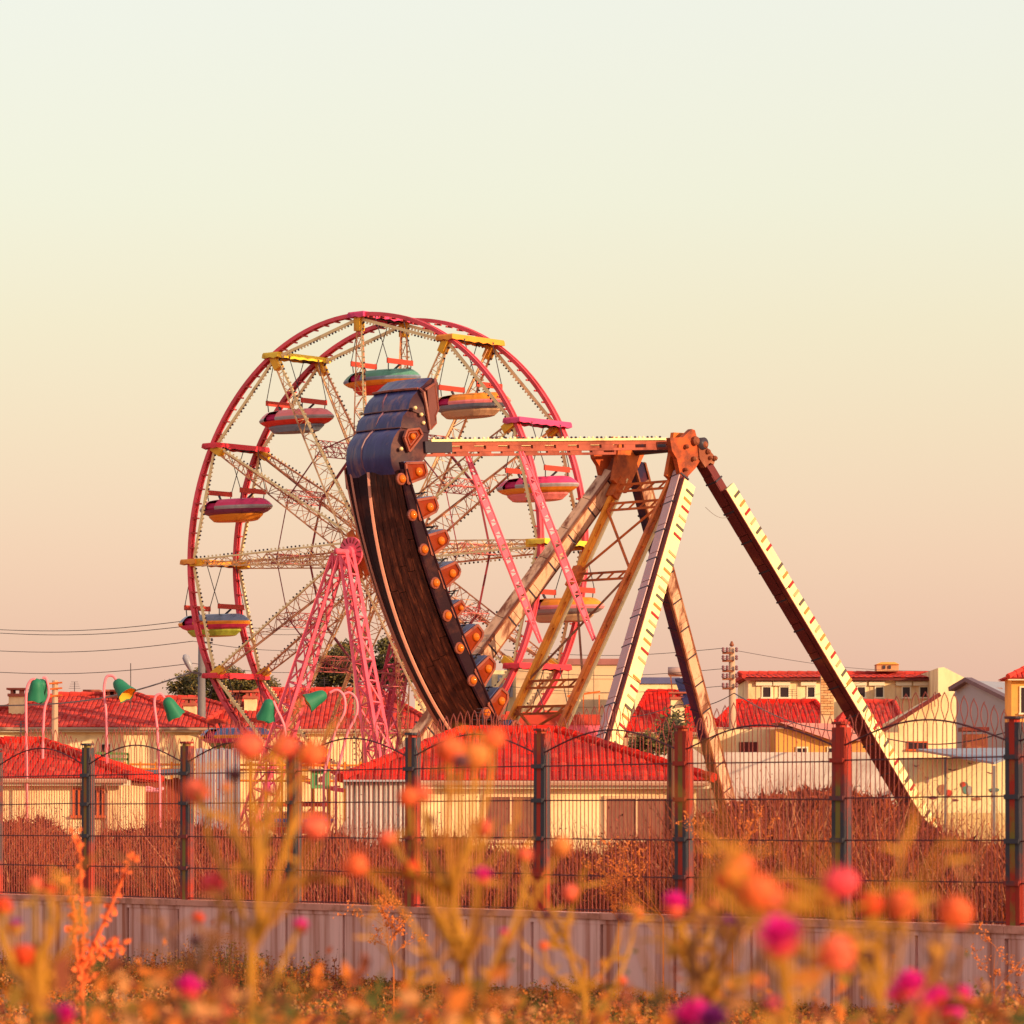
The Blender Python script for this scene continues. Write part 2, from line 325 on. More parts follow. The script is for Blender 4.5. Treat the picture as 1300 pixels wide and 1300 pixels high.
def strip(name, m, i0, i1, cuts, lift=0.0, grain=False, gap=0.0):
    """Planks laid along the hull between section points i0 and i1."""
    prev = 0.0
    for c0, c1 in zip(cuts[:-1], cuts[1:]):
        ph = PH0+rnd.uniform(0, 3) if grain else PH0
        start = PH0
        while start < PH1-.5:
            end = min(PH1, start+(rnd.uniform(9, 17) if grain else 50)); steps = max(2, int((end-start)/2))
            mb = MB(); th = .03+rnd.uniform(0, .012); vs = []; gr = []; sd_ = rnd.uniform(0, 50)
            for q in range(steps+1):
                p_ = start+(end-start)*q/steps
                if grain: p_ = min(max(p_, start+.05), end-.05)
                s = hull_sec(p_); A, B = s[i0], s[i1]
                nr = V((B[1]-A[1], -(B[0]-A[0])))     # normal in (r, w)
                nr.normalize()
                if nr.x < 0: nr = -nr
                if i0 in (0, 3) and abs(B[1]-A[1]) < .2: nr = V((0, 1 if A[1] > 0 else -1))
                for cc, tt in ((c0+gap, 0), (c1-gap, 0), (c1-gap, th+lift), (c0+gap, th+lift)):
                    r_, w_ = A[0]+(B[0]-A[0])*cc+nr.x*tt, A[1]+(B[1]-A[1])*cc+nr.y*tt
                    vs.append(SP(p_, r_, w_)); gr.append((p_*.17+sd_, cc*1.0+sd_, 0))
            fs = [(4*q+k_, 4*q+(k_+1) % 4, 4*q+4+(k_+1) % 4, 4*q+4+k_) for q in range(steps) for k_ in range(4)]+[(3, 2, 1, 0), (4*steps, 4*steps+1, 4*steps+2, 4*steps+3)]
            mb.add(vs, fs); o = mb.build(name, m, ship)
            if grain:
                at = o.data.attributes.new('grain', 'FLOAT_VECTOR', 'POINT'); at.data.foreach_set('vector', [c for g_ in gr for c in g_])
            start = end
# inner shell that closes the hull under the planks
mb = MB(); st = 40; vs = []
for q in range(st+1):
    p_ = PH0-1+(PH1-PH0+1)*q/st
    for (r_, w_) in hull_sec(p_)[:5]: vs.append(SP(p_, r_-.03, w_*.985))
fs = [(5*q+k_, 5*q+k_+1, 5*q+5+k_+1, 5*q+5+k_) for q in range(st) for k_ in range(4)]+[(5*q+4, 5*q, 5*q+5, 5*q+9) for q in range(st)]+[(4, 3, 2, 1, 0), (5*st, 5*st+1, 5*st+2, 5*st+3, 5*st+4)]
mb.add(vs, fs).build('hull', hulld, ship)
strip('plank', woodm, 1, 2, [0.06, .24, .42, .60, .78, .95], 0, True, .006)      # near half of the bottom
strip('plank', hulld, 2, 3, [0.05, .5, .95], 0, False, .008)                   # far half, dark
strip('side_board', hulld, 0, 1, [0.0, .98], 0.0)
strip('side_board', hulld, 3, 4, [0.02, 1.0], 0.0)
def runner(rf, wf, m, a=.06, b=.06, lo=PH0, hi=PH1):
    MB().tube([SP(lo+(hi-lo)*q/36, rf(lo+(hi-lo)*q/36), wf) for q in range(37)], a/1.6, 5).build('trim_strip', m, ship)
runner(lambda p_: hull_sec(p_)[2][0]+.04, 0.0, trimp, .075); runner(lambda p_: hull_sec(p_)[2][0]*.25+hull_sec(p_)[1][0]*.75+.045, -.76, trimp, .06); runner(lambda p_: hull_sec(p_)[3][0]+.03, -1.02, trimp, .045); runner(lambda p_: hull_sec(p_)[1][0]+.03, 1.03, hulld, .07)
runner(lambda p_: hull_sec(p_)[0][0], 1.12, hulld, .05)
# round lamps on the near and far gunwale
for i in range(9):
    ph = 188.3+5.12*i
    for s_ in (1,):
        mb = MB(); c = SP(ph, 9.93+DR(ph), s_*1.05); mb.rev(c, SA*s_, [(.15, 0), (.15, .05), (.12, .07)], 14); o = mb.build('round_lamp', copper, ship)
        mb = MB(); mb.rev(c+SA*s_*.06, SA*s_, [(.115, 0), (.10, .045), (.07, .08), (.03, .10)], 12); mb.build('lens', dome, o, True)
# seat rows: blue seat back across the ship, boxed lamp panel at each end
for i in range(10):
    ph = 187.6+5.32*i; small = (i == 4)
    k_s = 1.0 if not small else .62
    b_ = 9.72+DR(ph); q = [(-1.40*k_s, b_), (-1.30*k_s, b_-.62*k_s), (.20*k_s, b_-.68*k_s), (.85*k_s, b_-.58*k_s), (1.45*k_s, b_)]
    row = MB(); w_ = 1.04
    row.prism([SP(ph+q[0][0]-.25, q[0][1], -w_), SP(ph+q[1][0]-.25, q[1][1], -w_), SP(ph+q[2][0]-.2, q[2][1], -w_), SP(ph+q[2][0]-.9, q[2][1]+.30, -w_), SP(ph-.6, b_, -w_)], SA*2*w_)
    o = row.build('seat_row', lidm, ship)
    for s_ in (1, -1):
        wv = s_*1.045; pts = [SP(ph+a_, r_, wv) for a_, r_ in q]
        MB().prism(pts, SA*s_*.05).build('end_panel', hulld, o)
        cc = sum(pts, V((0, 0, 0)))/5
        fr_ = MB(); L_ = len(pts)
        for k_ in range(L_): fr_.bar(pts[k_]+SA*s_*.06, pts[(k_+1) % L_]+SA*s_*.06, .05, .06, side=SA)
        fr_.build('panel_frame', copper, o)
        inner = [cc+(p_-cc)*.90+SA*s_*.056 for p_ in pts]; deep = [cc+(p_-cc)*.5+SA*s_*.085 for p_ in pts]
        MB().add(inner+deep, [(k_, (k_+1) % 5, 5+(k_+1) % 5, 5+k_) for k_ in range(5)]+[(5, 6, 7, 8, 9)]).build('lamp_dish', dish, o)
        MB().rev(cc+SA*s_*.06, SA*s_, [(.12*k_s, 0), (.10*k_s, .08), (.05, .115), (.02, .125)], 12).build('lamp_lens', dome, o, True)
    mb = MB()
    for r_ in (b_-.5, b_-.36): mb.bar(SP(ph-2.2, r_, 1.0), SP(ph-2.0, r_, -1.0), .025)
    mb.bar(SP(ph-2.2, b_-.55, .85), SP(ph-1.3, b_-.1, .85), .03); mb.bar(SP(ph-2.2, b_-.55, -.85), SP(ph-1.3, b_-.1, -.85), .03)
    mb.build('grab_rail', steel, o)
# the raised bow and stern: boards bulging outward and stepping in, station by station (outer edge, inner edge)
OUT = [(187.6, 10.26), (186.3, 10.36), (185, 10.38), (183.6, 10.34), (182.6, 10.25), (181.7, 10.12), (181.15, 9.99), (180.4, 9.98), (179.5, 9.93), (178.9, 9.83), (178.5, 9.74),
       (177.9, 9.73), (177.1, 9.69), (176.3, 9.60), (175.7, 9.50), (175.2, 9.44), (174.6, 9.31), (173.8, 9.19), (173.0, 9.06)]
INN = [(187.6, 10.02), (186.9, 9.82), (186.0, 9.50), (184.8, 9.31), (183.6, 9.29), (182.6, 9.27), (181.9, 9.25), (181.4, 9.22), (180.8, 9.10), (180.4, 9.05), (179.9, 9.06),
       (179.4, 9.06), (179.0, 9.04), (178.5, 8.99), (178.0, 8.96), (177.2, 8.95), (176.0, 8.94), (174.8, 8.95), (173.9, 8.98)]
GR = [(0, 6), (6, 10), (10, 15), (15, 18)]
bowside = mat('brown_bow_side', (0.045, 0.014, 0.024), .5, .3, 2, (.15, .05, .04), .3, spec=.12)
def bow(mir, nm):
    M_ = (lambda a: a) if not mir else (lambda a: 423-a)
    for gi, (g0, g1) in enumerate(GR):
        vs = []; K_ = 9
        for j in range(g0, g1+1):
            (po, ro), (pi, ri) = OUT[j], INN[j]; lip = .05*(1-(j-g0)/(g1-g0)); wo = .80+lip*.6; ro_ = ro+lip
            pm_, rm_ = po*.55+pi*.45, ro_*.55+ri*.45
            for (p_, r_, w_) in ((pi, ri, 1.0+lip*.4), (pm_, rm_, .97+lip*.5), (po, ro_-.02, wo), (po, ro_+.04, wo*.5), (po, ro_+.055, 0), (po, ro_+.04, -wo*.5), (po, ro_-.02, -wo), (pm_, rm_, -.97-lip*.5), (pi, ri, -1.0-lip*.4)):
                vs.append(SP(M_(p_), r_, w_))
        n_ = g1-g0+1; mb = MB()
        for q in range(n_-1):
            for k_ in range(K_):
                mb.mi = 0 if 2 <= k_ <= 5 else 1
                mb.add([], []); mb.f.append((q*K_+k_, q*K_+(k_+1) % K_, (q+1)*K_+(k_+1) % K_, (q+1)*K_+k_)); mb.m.append(mb.mi)
        mb.v = [tuple(v_) for v_ in vs]; mb.f += [tuple(range(K_))[::-1], tuple((n_-1)*K_+k_ for k_ in range(K_))]; mb.m += [1, 1]
        o = mb.build(nm, [blue, bowside], ship, True); md = o.modifiers.new('edge', 'EDGE_SPLIT'); md.split_angle = R(35)
        if gi: MB().tube([vs[k_]+rad(M_(OUT[g0][0]))*.01 for k_ in range(2, 7)], .018 if gi < 3 else .035, 5).build('board_lip', mat('dull_lip', (0.16, 0.075, 0.09), .5, .3, 3) if gi < 3 else copper, ship)
    MB().tube([SP(M_(p_), r_+.075, -.08-.10*math.sin(k_*.55)) for k_, (p_, r_) in enumerate(OUT[:15])], .028, 5).build('bow_seam', mat('dull_seam', (.17, .07, .11), .4, .3, 3), ship)
    def poly(pts, w0, th, m, name, rim=None, rw=.05):
        for s_ in (1,):
            ps = [SP(M_(p_), r_, s_*w0) for p_, r_ in pts]; o = MB().prism(ps, SA*s_*th).build(name, m, ship)
            if rim:
                mb = MB(); n_ = len(ps)
                for k_ in range(n_): mb.bar(ps[k_]+SA*s_*(th+.01), ps[(k_+1) % n_]+SA*s_*(th+.01), rw, .05, side=SA)
                mb.build('copper_rim', rim, o)
            yield ps, s_, o
    for ps, s_, o in poly([(182.7, 10.12), (181.6, 10.02), (181.3, 9.62), (182.2, 9.52), (184.6, 9.98)], .985, .05, dish, 'bow_lamp_panel', copper, .075):
        cc = sum(ps, V((0, 0, 0)))/5; mb = MB()
        for k_ in range(5): mb.bar(cc+(ps[k_]-cc)*.6+SA*s_*.055, cc+(ps[(k_+1) % 5]-cc)*.6+SA*s_*.055, .04, .03, side=SA)
        mb.build('inner_rim', copper, o); MB().rev(cc+SA*s_*.05, SA*s_, [(.09, 0), (.07, .07), (.02, .09)], 9).build('lamp_lens', dome, o, True)
    for ps, s_, o in poly([(175.3, 9.36), (174.0, 9.14), (178.0, 8.99), (179.1, 9.07), (180.3, 9.06), (181.2, 9.22)], .99, .05, mat('bow_end_brown', (.15, .05, .045), .5, .25, 2, spec=.15), 'bow_cheek'):
        mb = MB(); mb.tube([SP(M_(175.2), 9.45, s_*.86), SP(M_(175.8), 9.43, s_*1.0), SP(M_(178.4), 9.34, s_*1.04), SP(M_(181.4), 9.25, s_*1.05)], [.03, .045, .045, .04], 6)
        mb.tube([SP(M_(175.4), 9.42, s_*1.02), SP(M_(174.2), 9.12, s_*1.04), SP(M_(173.2), 9.0, s_*.9)], .035, 6)
        mb.tube([SP(M_(174.2), 9.12, s_*1.04), SP(M_(178.0), 8.97, s_*1.05), SP(M_(179.1), 9.06, s_*1.05), SP(M_(180.3), 9.04, s_*1.05), SP(M_(181.3), 9.22, s_*1.05)], .022, 5)
        mb.build('cheek_trim', copper, o)
    gl = mat('pale_lens', (0.9, .6, .3), .1)
    for p_, r_, w_ in ((178.3, 9.70, .97), (179.2, 9.52, 1.0), (180.4, 9.45, 1.0), (184.2, 10.18, .96)):
        for s_ in (1, -1): MB().rev(SP(M_(p_), r_, s_*w_), SA*s_, [(.05, 0), (.05, .05), (.02, .08)], 8).build('bow_lamp', gl, ship, True)
bow(False, 'bow_board'); bow(True, 'stern_board')
# the four booms: slotted channel with a bulb strip, and their ties
def boom(phi, wv, m, bulbside):
    r0, r1 = .35, 9.25 if phi < 200 else 9.75
    bm = MB(); t_ = tan_(phi); r_ = rad(phi); hh = .125 if phi < 200 else .10
    for s_ in (-1, 1): bm.frame((SP(phi, r0, wv)+SP(phi, r1, wv))/2+t_*s_*(hh-.035), r_*(r1-r0)/2, t_*.032, SA*.05)
    # web with long slots: solid pieces between
    q = r0
    while q < r1:
        e = min(r1, q+.42); c = SP(phi, (q+e)/2, wv); bm.frame(c, r_*((e-q)/2), t_*(hh-.05), SA*.04); q += .42+.40
    c = (SP(phi, r0, wv)+SP(phi, r1, wv))/2
    bm.frame(c-t_*.045, r_*(r1-r0)/2, t_*.016, SA*.05)
    o = bm.build('boom', m, ship)
    bs = MB().frame((SP(phi, r0+.5, wv)+SP(phi, r1, wv))/2+t_*bulbside*(hh+.03)+SA*.02, r_*(r1-r0-.5)/2, t_*.028, SA*.10); b_ = bs.build('bulb_strip', cream, o)
    mb = MB(); q = r0+.7; i = 0
    while q < r1-.1:
        mb.mi = [0, 1, 0, 0, 1, 1][i % 6]; mb.ball(SP(phi, q, wv)+t_*bulbside*(hh+.085)+SA*.04, .034, 6, 4); q += .155; i += 1
    tag(mb.build('bulb', [bulbd, bulbl], b_), kind='stuff')
    return o
for wv in (.98, -.98):
    boom(184.0, wv, mat('boom_brown', (0.36, 0.085, 0.055), .55, .25, 2, (.16, .03, .02), .3), -1)
    boom(238.0, wv, mat('boom_orange', (.80, .20, .04), .55, .2, 2, (.4, .08, .03), .3) if wv > 0 else mat('boom_ochre', (0.85, 0.29, 0.03), .55, .2, 2, (.5, .13, .02), .25), 1)
    # pink lattice chord joining the two booms
    a, b = SP(184, 6.15, wv), SP(236.5, 6.25, wv); d = (b-a).normalized(); x = (SU-d*SU.dot(d)).normalized(); mb = MB(); ln = (b-a).length
    for s_ in (-1, 1):
        mb.tube([a+x*s_*.04, a+d*ln*.25+x*s_*.115, a+d*ln*.75+x*s_*.115, b+x*s_*.04], .032, 5)
    q = .3
    while q < ln-.2:
        ww = .11 if ln*.2 < q < ln*.8 else .07; mb.bar(a+d*q, a+d*(q+.2), ww*1.9, .025, side=x); mb.bar(a+d*(q+.2)-x*ww, a+d*(q+.33)+x*ww, .03, .03); q += .36
    mb.build('tie_lattice', pink, ship)
mb = MB()
for r_, dbl in ((1.15, 1), (1.75, 1), (4.0, 1), (7.35, 1), (8.15, 1)):
    a, b = SP(238, r_, .98), SP(238, r_, -.98); t_ = rad(238)
    mb = MB(); mb.bar(a, b, .06); mb.bar(a+t_*.22, b+t_*.22, .06)
    for q in range(5): f_ = (q+.5)/5; mb.bar(a+(b-a)*f_, a+t_*.22+(b-a)*(f_+.08), .045)
    mb.build('cross_tie', rustor, ship)
for r0, r1, m_ in ((1.9, 4.0, rustor), (4.1, 7.3, rustbr), (8.2, 9.5, rustor)):
    for s_ in (-1, 1):
        MB().bar(SP(238, r0, .98*s_), SP(238, r1, -.98*s_), .055).build('brace_rod', m_, ship)
for q in (1.15, 4.0): MB().frame(SP(238, q, -.98)+rad(238)*.1, rad(238)*.3, tan_(238)*.12, SA*.14).build('tie_plate', rustor, ship)
for wv in (.98, -.98):
    MB().prism([SC(-.62, .28, wv), SC(.1, .30, wv), SC(.3, -.1, wv), SP(238, 1.2, wv)+tan_(238)*.3, SP(238, 1.2, wv)-tan_(238)*.3, SC(-.75, -.32, wv)], SA*.12).build('boom_gusset', rustor, ship)
    MB().frame(SP(184.0, 9.0, wv), rad(184)*.45, tan_(184)*.14, SA*.10).build('boom_socket', steel, ship)
    MB().frame(SP(238.0, 9.45, wv), rad(238)*.5, tan_(238)*.17, SA*.10).build('boom_socket', steel, ship)
MB().ball(SP(238, 9.15, 1.25), .17, 10, 7).build('marker_lamp', bulbl, ship, True)

# ------------------------------------------------------------------ ferris wheel
WY = math.radians(40.7); WU = V((math.cos(WY), -math.sin(WY), 0)); WF = V((math.sin(WY), math.cos(WY), 0))   # in-plane right, axle away from camera
WC = P(456, 702, 137.7); RW, WW = 8.0, 2.25; ROT = 0.6
def WP(th, r, wv): a = math.radians(th); return WC+WU*(r*math.cos(a))+UP*(r*math.sin(a))+WF*wv
wh = thing('ferris_wheel', 'pink and red ferris wheel with two bulb-lined rims standing behind the ship', 'ferris wheel', (WC.x, WC.y+1, GZ))
def trus(mb, a0, a1, b0, b1, n, r):
    for i in range(n):
        f0, f1 = i/n, (i+1)/n
        if i % 2: mb.bar(a0+(a1-a0)*f0, b0+(b1-b0)*f1, r)
        else: mb.bar(b0+(b1-b0)*f0, a0+(a1-a0)*f1, r)
        mb.bar(a0+(a1-a0)*f1, b0+(b1-b0)*f1, r)
for side, wv in (('near', 0.0), ('far', WW)):
    inw = 1 if wv == 0 else -1
    mb = MB()
    for off in (-.075, .075):
        n_ = 144; vs = []
        for i in range(n_):
            th = 360*i/n_
            for r_, w_ in ((RW-.055, off-.03), (RW-.055, off+.03), (RW+.075, off+.03), (RW+.075, off-.03)): vs.append(WP(th, r_, wv+w_))
        mb.add(vs, [(4*i+k, 4*i+(k+1) % 4, 4*((i+1) % n_)+(k+1) % 4, 4*((i+1) % n_)+k) for i in range(n_) for k in range(4)])
    vs = []
    for i in range(n_):
        th = 360*i/n_
        for r_, w_ in ((RW+.02, -.07), (RW+.02, .07), (RW+.05, .07), (RW+.05, -.07)): vs.append(WP(th, r_, wv+w_))
    mb.add(vs, [(4*i+k, 4*i+(k+1) % 4, 4*((i+1) % n_)+(k+1) % 4, 4*((i+1) % n_)+k) for i in range(n_) for k in range(4)])
    rim = mb.build('rim', rimred, wh)
    mb = MB()
    for i in range(96): th = 360*i/96; mb.bar(WP(th, RW-.09, wv-.16), WP(th, RW-.09, wv+.16), .05)
    tag(mb.build('rung', mat('rim_rung', (0.5, .06, .07)), rim), kind='stuff')
    for j in range(12):
        th = 30*j+ROT-.6
        a, b = WP(th+1.2, RW-.16, wv), WP(th+28.8, RW-.16, wv)
        o = MB().bar(a, b, .05, .10, side=WF).build('bulb_bar', cream, wh)
        mb = MB(); n_ = 25; d = (b-a)/n_; inn = (WC-(a+b)/2).normalized()
        inn = -(WP(th+15, 1, wv)-WP(th+15, 0, wv))
        for q in range(n_):
            mb.mi = 1 if (q//3) % 2 else 0
            mb.ball(a+d*(q+.5)+inn*.085, .036, 6, 4)
        tag(mb.build('bulb', [bulbd, bulbl], o), kind='stuff')
        for q in (.25, .5, .75):
            pass
        # arm: triangular lattice from rim to hub
        t_ = -WU*math.sin(math.radians(th))+UP*math.cos(math.radians(th))
        r1, r0 = RW-.2, .75
        A0, A1 = WP(th, r0, wv)-t_*.36, WP(th, r1, wv)-t_*.10
        B0, B1 = WP(th, r0, wv)+t_*.36, WP(th, r1, wv)+t_*.10
        C0, C1 = WP(th, r0, wv+inw*.62), WP(th, r1, wv+inw*.16)
        mb = MB(); mb.bar(A0, A1, .058)
        arm = mb.build('arm', cream if side == 'near' else mat('far_arm_paint', (0.88, .42, .22), .6, .2, 2, (.35, .08, .05), .35), wh)
        mb = MB(); mb.bar(B0, B1, .042); mb.bar(C0, C1, .042)
        trus(mb, A0, A1, B0, B1, 14, .022); trus(mb, B0, B1, C0, C1, 12, .020); trus(mb, C0, C1, A0, A1, 12, .020)
        mb.build('lattice', thin if j % 2 else mat('thin_rod_cream', (0.92, .54, .28), .6, .2, 3, (.35, .10, .06), .3), arm)
        mb = MB(); q = .5
        i = 0
        while q < 7.0:
            f_ = q/7.05
            if (i//4) % 2 == 0: mb.mi = 0
            else: mb.mi = 1
            mb.ball(A0+(A1-A0)*f_-t_*.075, .036, 6, 4); q += .19; i += 1
        tag(mb.build('bulb', [bulbd, bulbl], arm), kind='stuff')
        mb = MB(); mb.frame(WP(th, RW-.30, wv), (WP(th, 1, 0)-WP(th, 0, 0))*.24, t_*.13, WF*.13)
        mb.build('joint_plate', yellow, arm)
        # mid-radius ring
        a, b = WP(th, 4.15, wv+inw*.3), WP(th+30, 4.15, wv+inw*.3)
        MB().bar(a, b, .035 if side == 'near' else .07).build('ring_rod', mat('ring_rod_plum', (0.24, .035, .05), .5), wh)
for j in range(12):      # lattices tying the near and far arms
    th = 30*j+ROT-.6; rr = (WP(th, 1, 0)-WP(th, 0, 0)); mb = MB()
    t_ = -WU*math.sin(math.radians(th))+UP*math.cos(math.radians(th))
    pts = [(4.0, -.15), (4.0, .15), (4.45, .15), (4.45, -.15)]
    E0 = [WP(th, r_, .1)+t_*q for r_, q in pts]; E1 = [WP(th, r_, WW-.1)+t_*q for r_, q in pts]
    for a, b in zip(E0, E1): mb.bar(a, b, .03)
    for k in range(4): trus(mb, E0[k], E1[k], E0[(k+1) % 4], E1[(k+1) % 4], 6, .018)
    mb.build('cross_lattice', mat('cross_lattice_rose', (0.46, .12, .12), .6, .2, 3), wh)
    mb = MB(); mb.bar(WP(th, RW-.02, 0), WP(th, RW-.02, WW), .07); mb.build('pivot_bar', steel, wh)
    for k in (-1, 1):
        MB().bar(WP(th, .6, .1 if k < 0 else WW-.1), WP(th+30, 1.9, .1 if k < 0 else WW-.1), .03).build('hub_stay', thin, wh)
# hub: flanged slotted drums on an axle
for wv, s_ in ((-.36, -1), (WW+.36, 1)):
    c = WP(0, 0, wv); mb = MB().rev(c, WF*s_, [(.52, 0), (.52, .07), (.20, .08), (.20, .2), (.10, .22)], 24); o = mb.build('hub', pink, wh)
    for k in range(16): d = WP(k*22.5, 1, 0)-WC; MB().bar(c+d*.32+WF*s_*.085, c+d*.50+WF*s_*.085, .04, .02, side=WF).build('hub_slot', maroon, o)
    mb = MB()
    for k in range(12): d = WP(k*30+ROT-.6, 1, 0)-WC; mb.frame(WP(0, 0, 0 if s_ < 0 else WW)+d*.55, d*.3, WF*.05, (WP(k*30+90, 1, 0)-WC)*.12)
    mb.build('spoke_socket', yellow if s_ > 0 else rustor, o)
MB().rev(WP(0, 0, -1.15), WF, [(.10, 0), (.10, WW+2.3)], 14).build('axle', pink, wh, True)
MB().rev(WP(0, 0, 0), WF, [(.42, 0), (.42, WW)], 20).build('drum', rustor, wh)
# four lattice legs
def ltower(T, w0, wb, m, name='support_leg', thick=.55):
    a, b = WC+WF*w0+WU*(.18 if T > 0 else -.18)-UP*.1, V((0, 0, 0))
    b = WC+WF*wb+WU*T; b.z = GZ
    d = (b-a).normalized(); x = (WU-d*WU.dot(d)).normalized(); y = d.cross(x)
    mb = MB(); c0 = [a+x*i*.16+y*j*.16 for i, j in ((-1, -1), (1, -1), (1, 1), (-1, 1))]
    c1 = [b+x*i*thick+y*j*thick*.8 for i, j in ((-1, -1), (1, -1), (1, 1), (-1, 1))]
    for p_, q_ in zip(c0, c1): mb.bar(p_, q_, .105)
    o = mb.build(name, m, wh); mb = MB()
    for k in range(4): trus(mb, c0[k], c1[k], c0[(k+1) % 4], c1[(k+1) % 4], 15, .05)
    mb.build('leg_lattice', m, o)
    return o
ltower(-3.75, -.8, -2.0, pink, thick=.42); ltower(3.2, -.8, -1.6, pink, thick=.42)
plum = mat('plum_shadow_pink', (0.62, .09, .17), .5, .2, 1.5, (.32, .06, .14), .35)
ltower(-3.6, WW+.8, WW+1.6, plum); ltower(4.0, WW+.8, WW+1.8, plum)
MB().frame(WP(0, 0, -.75)-UP*.34-WU*.28, WU*.22, WF*.20, UP*.22).build('bearing_box', pink, wh)
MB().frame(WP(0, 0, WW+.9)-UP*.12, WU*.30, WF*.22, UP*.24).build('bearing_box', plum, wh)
mb = MB()
for wv in (-1.7, WW+1.6): mb.bar(WC+WU*(-4.2)+WF*wv+UP*(GZ+.3-WC.z), WC+WU*4.2+WF*wv+UP*(GZ+.3-WC.z), .16)
mb.build('base_beam', pink, wh)

# ------------------------------------------------------------------ gondolas
pal = {'magenta': (0.62, .04, .14), 'crimson': (.62, .02, .035), 'orange': (.90, .24, .02), 'yellow': (.90, .46, .03), 'bluegrey': (.17, .21, .30), 'blue': (.08, .16, .34),
       'grey': (.30, .26, .27), 'lime': (.36, .42, .05), 'teal': (.09, .26, .19), 'pinkg': (.80, .19, .20), 'tan': (.50, .29, .17), 'plumg': (.20, .035, .10), 'red': (.66, .035, .02), 'olive': (.16, .15, .04)}
def pm(n_): return mat('gondola_'+n_, tuple(min(.95, x*1.25+.01) for x in pal[n_]), .4, .14, 2.5, tuple(x*.55 for x in pal[n_]), .2)
sch = {90: ('teal', 'bluegrey', 'orange', 'red', 'magenta'), 120: ('pinkg', 'grey', 'red', 'bluegrey', 'yellow'), 150: ('magenta', 'grey', 'plumg', 'orange', 'crimson'),
       180: ('bluegrey', 'orange', 'magenta', 'lime', 'orange'), 210: ('blue', 'orange', 'magenta', 'olive', 'crimson'), 60: ('orange', 'pinkg', 'bluegrey', 'tan', 'orange'),
       30: ('magenta', 'grey', 'orange', 'pinkg', 'magenta'), 0: ('orange', 'pinkg', 'grey', 'tan', 'yellow'), 330: ('red', 'grey', 'blue', 'teal', 'crimson'),
       300: ('teal', 'yellow', 'red', 'grey', 'orange'), 270: ('pinkg', 'bluegrey', 'yellow', 'lime', 'magenta'), 240: ('orange', 'blue', 'tan', 'red', 'red')}
glab = {90: 'teal topped orange gondola at the top of the wheel, partly behind the bow', 120: 'pink and red gondola with blue-grey keel under the yellow canopy left of the top',
        150: 'magenta and plum gondola with bright orange keel on the left of the wheel', 180: 'striped blue, orange and pink gondola with lime keel at the far left of the wheel',
        210: 'blue and orange gondola low at the left behind the wire fence', 60: 'orange and pink gondola with tan keel right of the ship bow',
        30: 'magenta, grey and orange gondola on the right under the ship boom', 0: 'orange and pink gondola with grey underside seen between the ship booms',
        330: 'red canopied gondola low at the right behind the ship stern', 300: 'teal and yellow gondola near the wheel bottom right of the pole with bulbs', 270: 'pink and blue-grey gondola at the very bottom of the wheel', 240: 'orange and blue gondola low down between the pink support legs'}
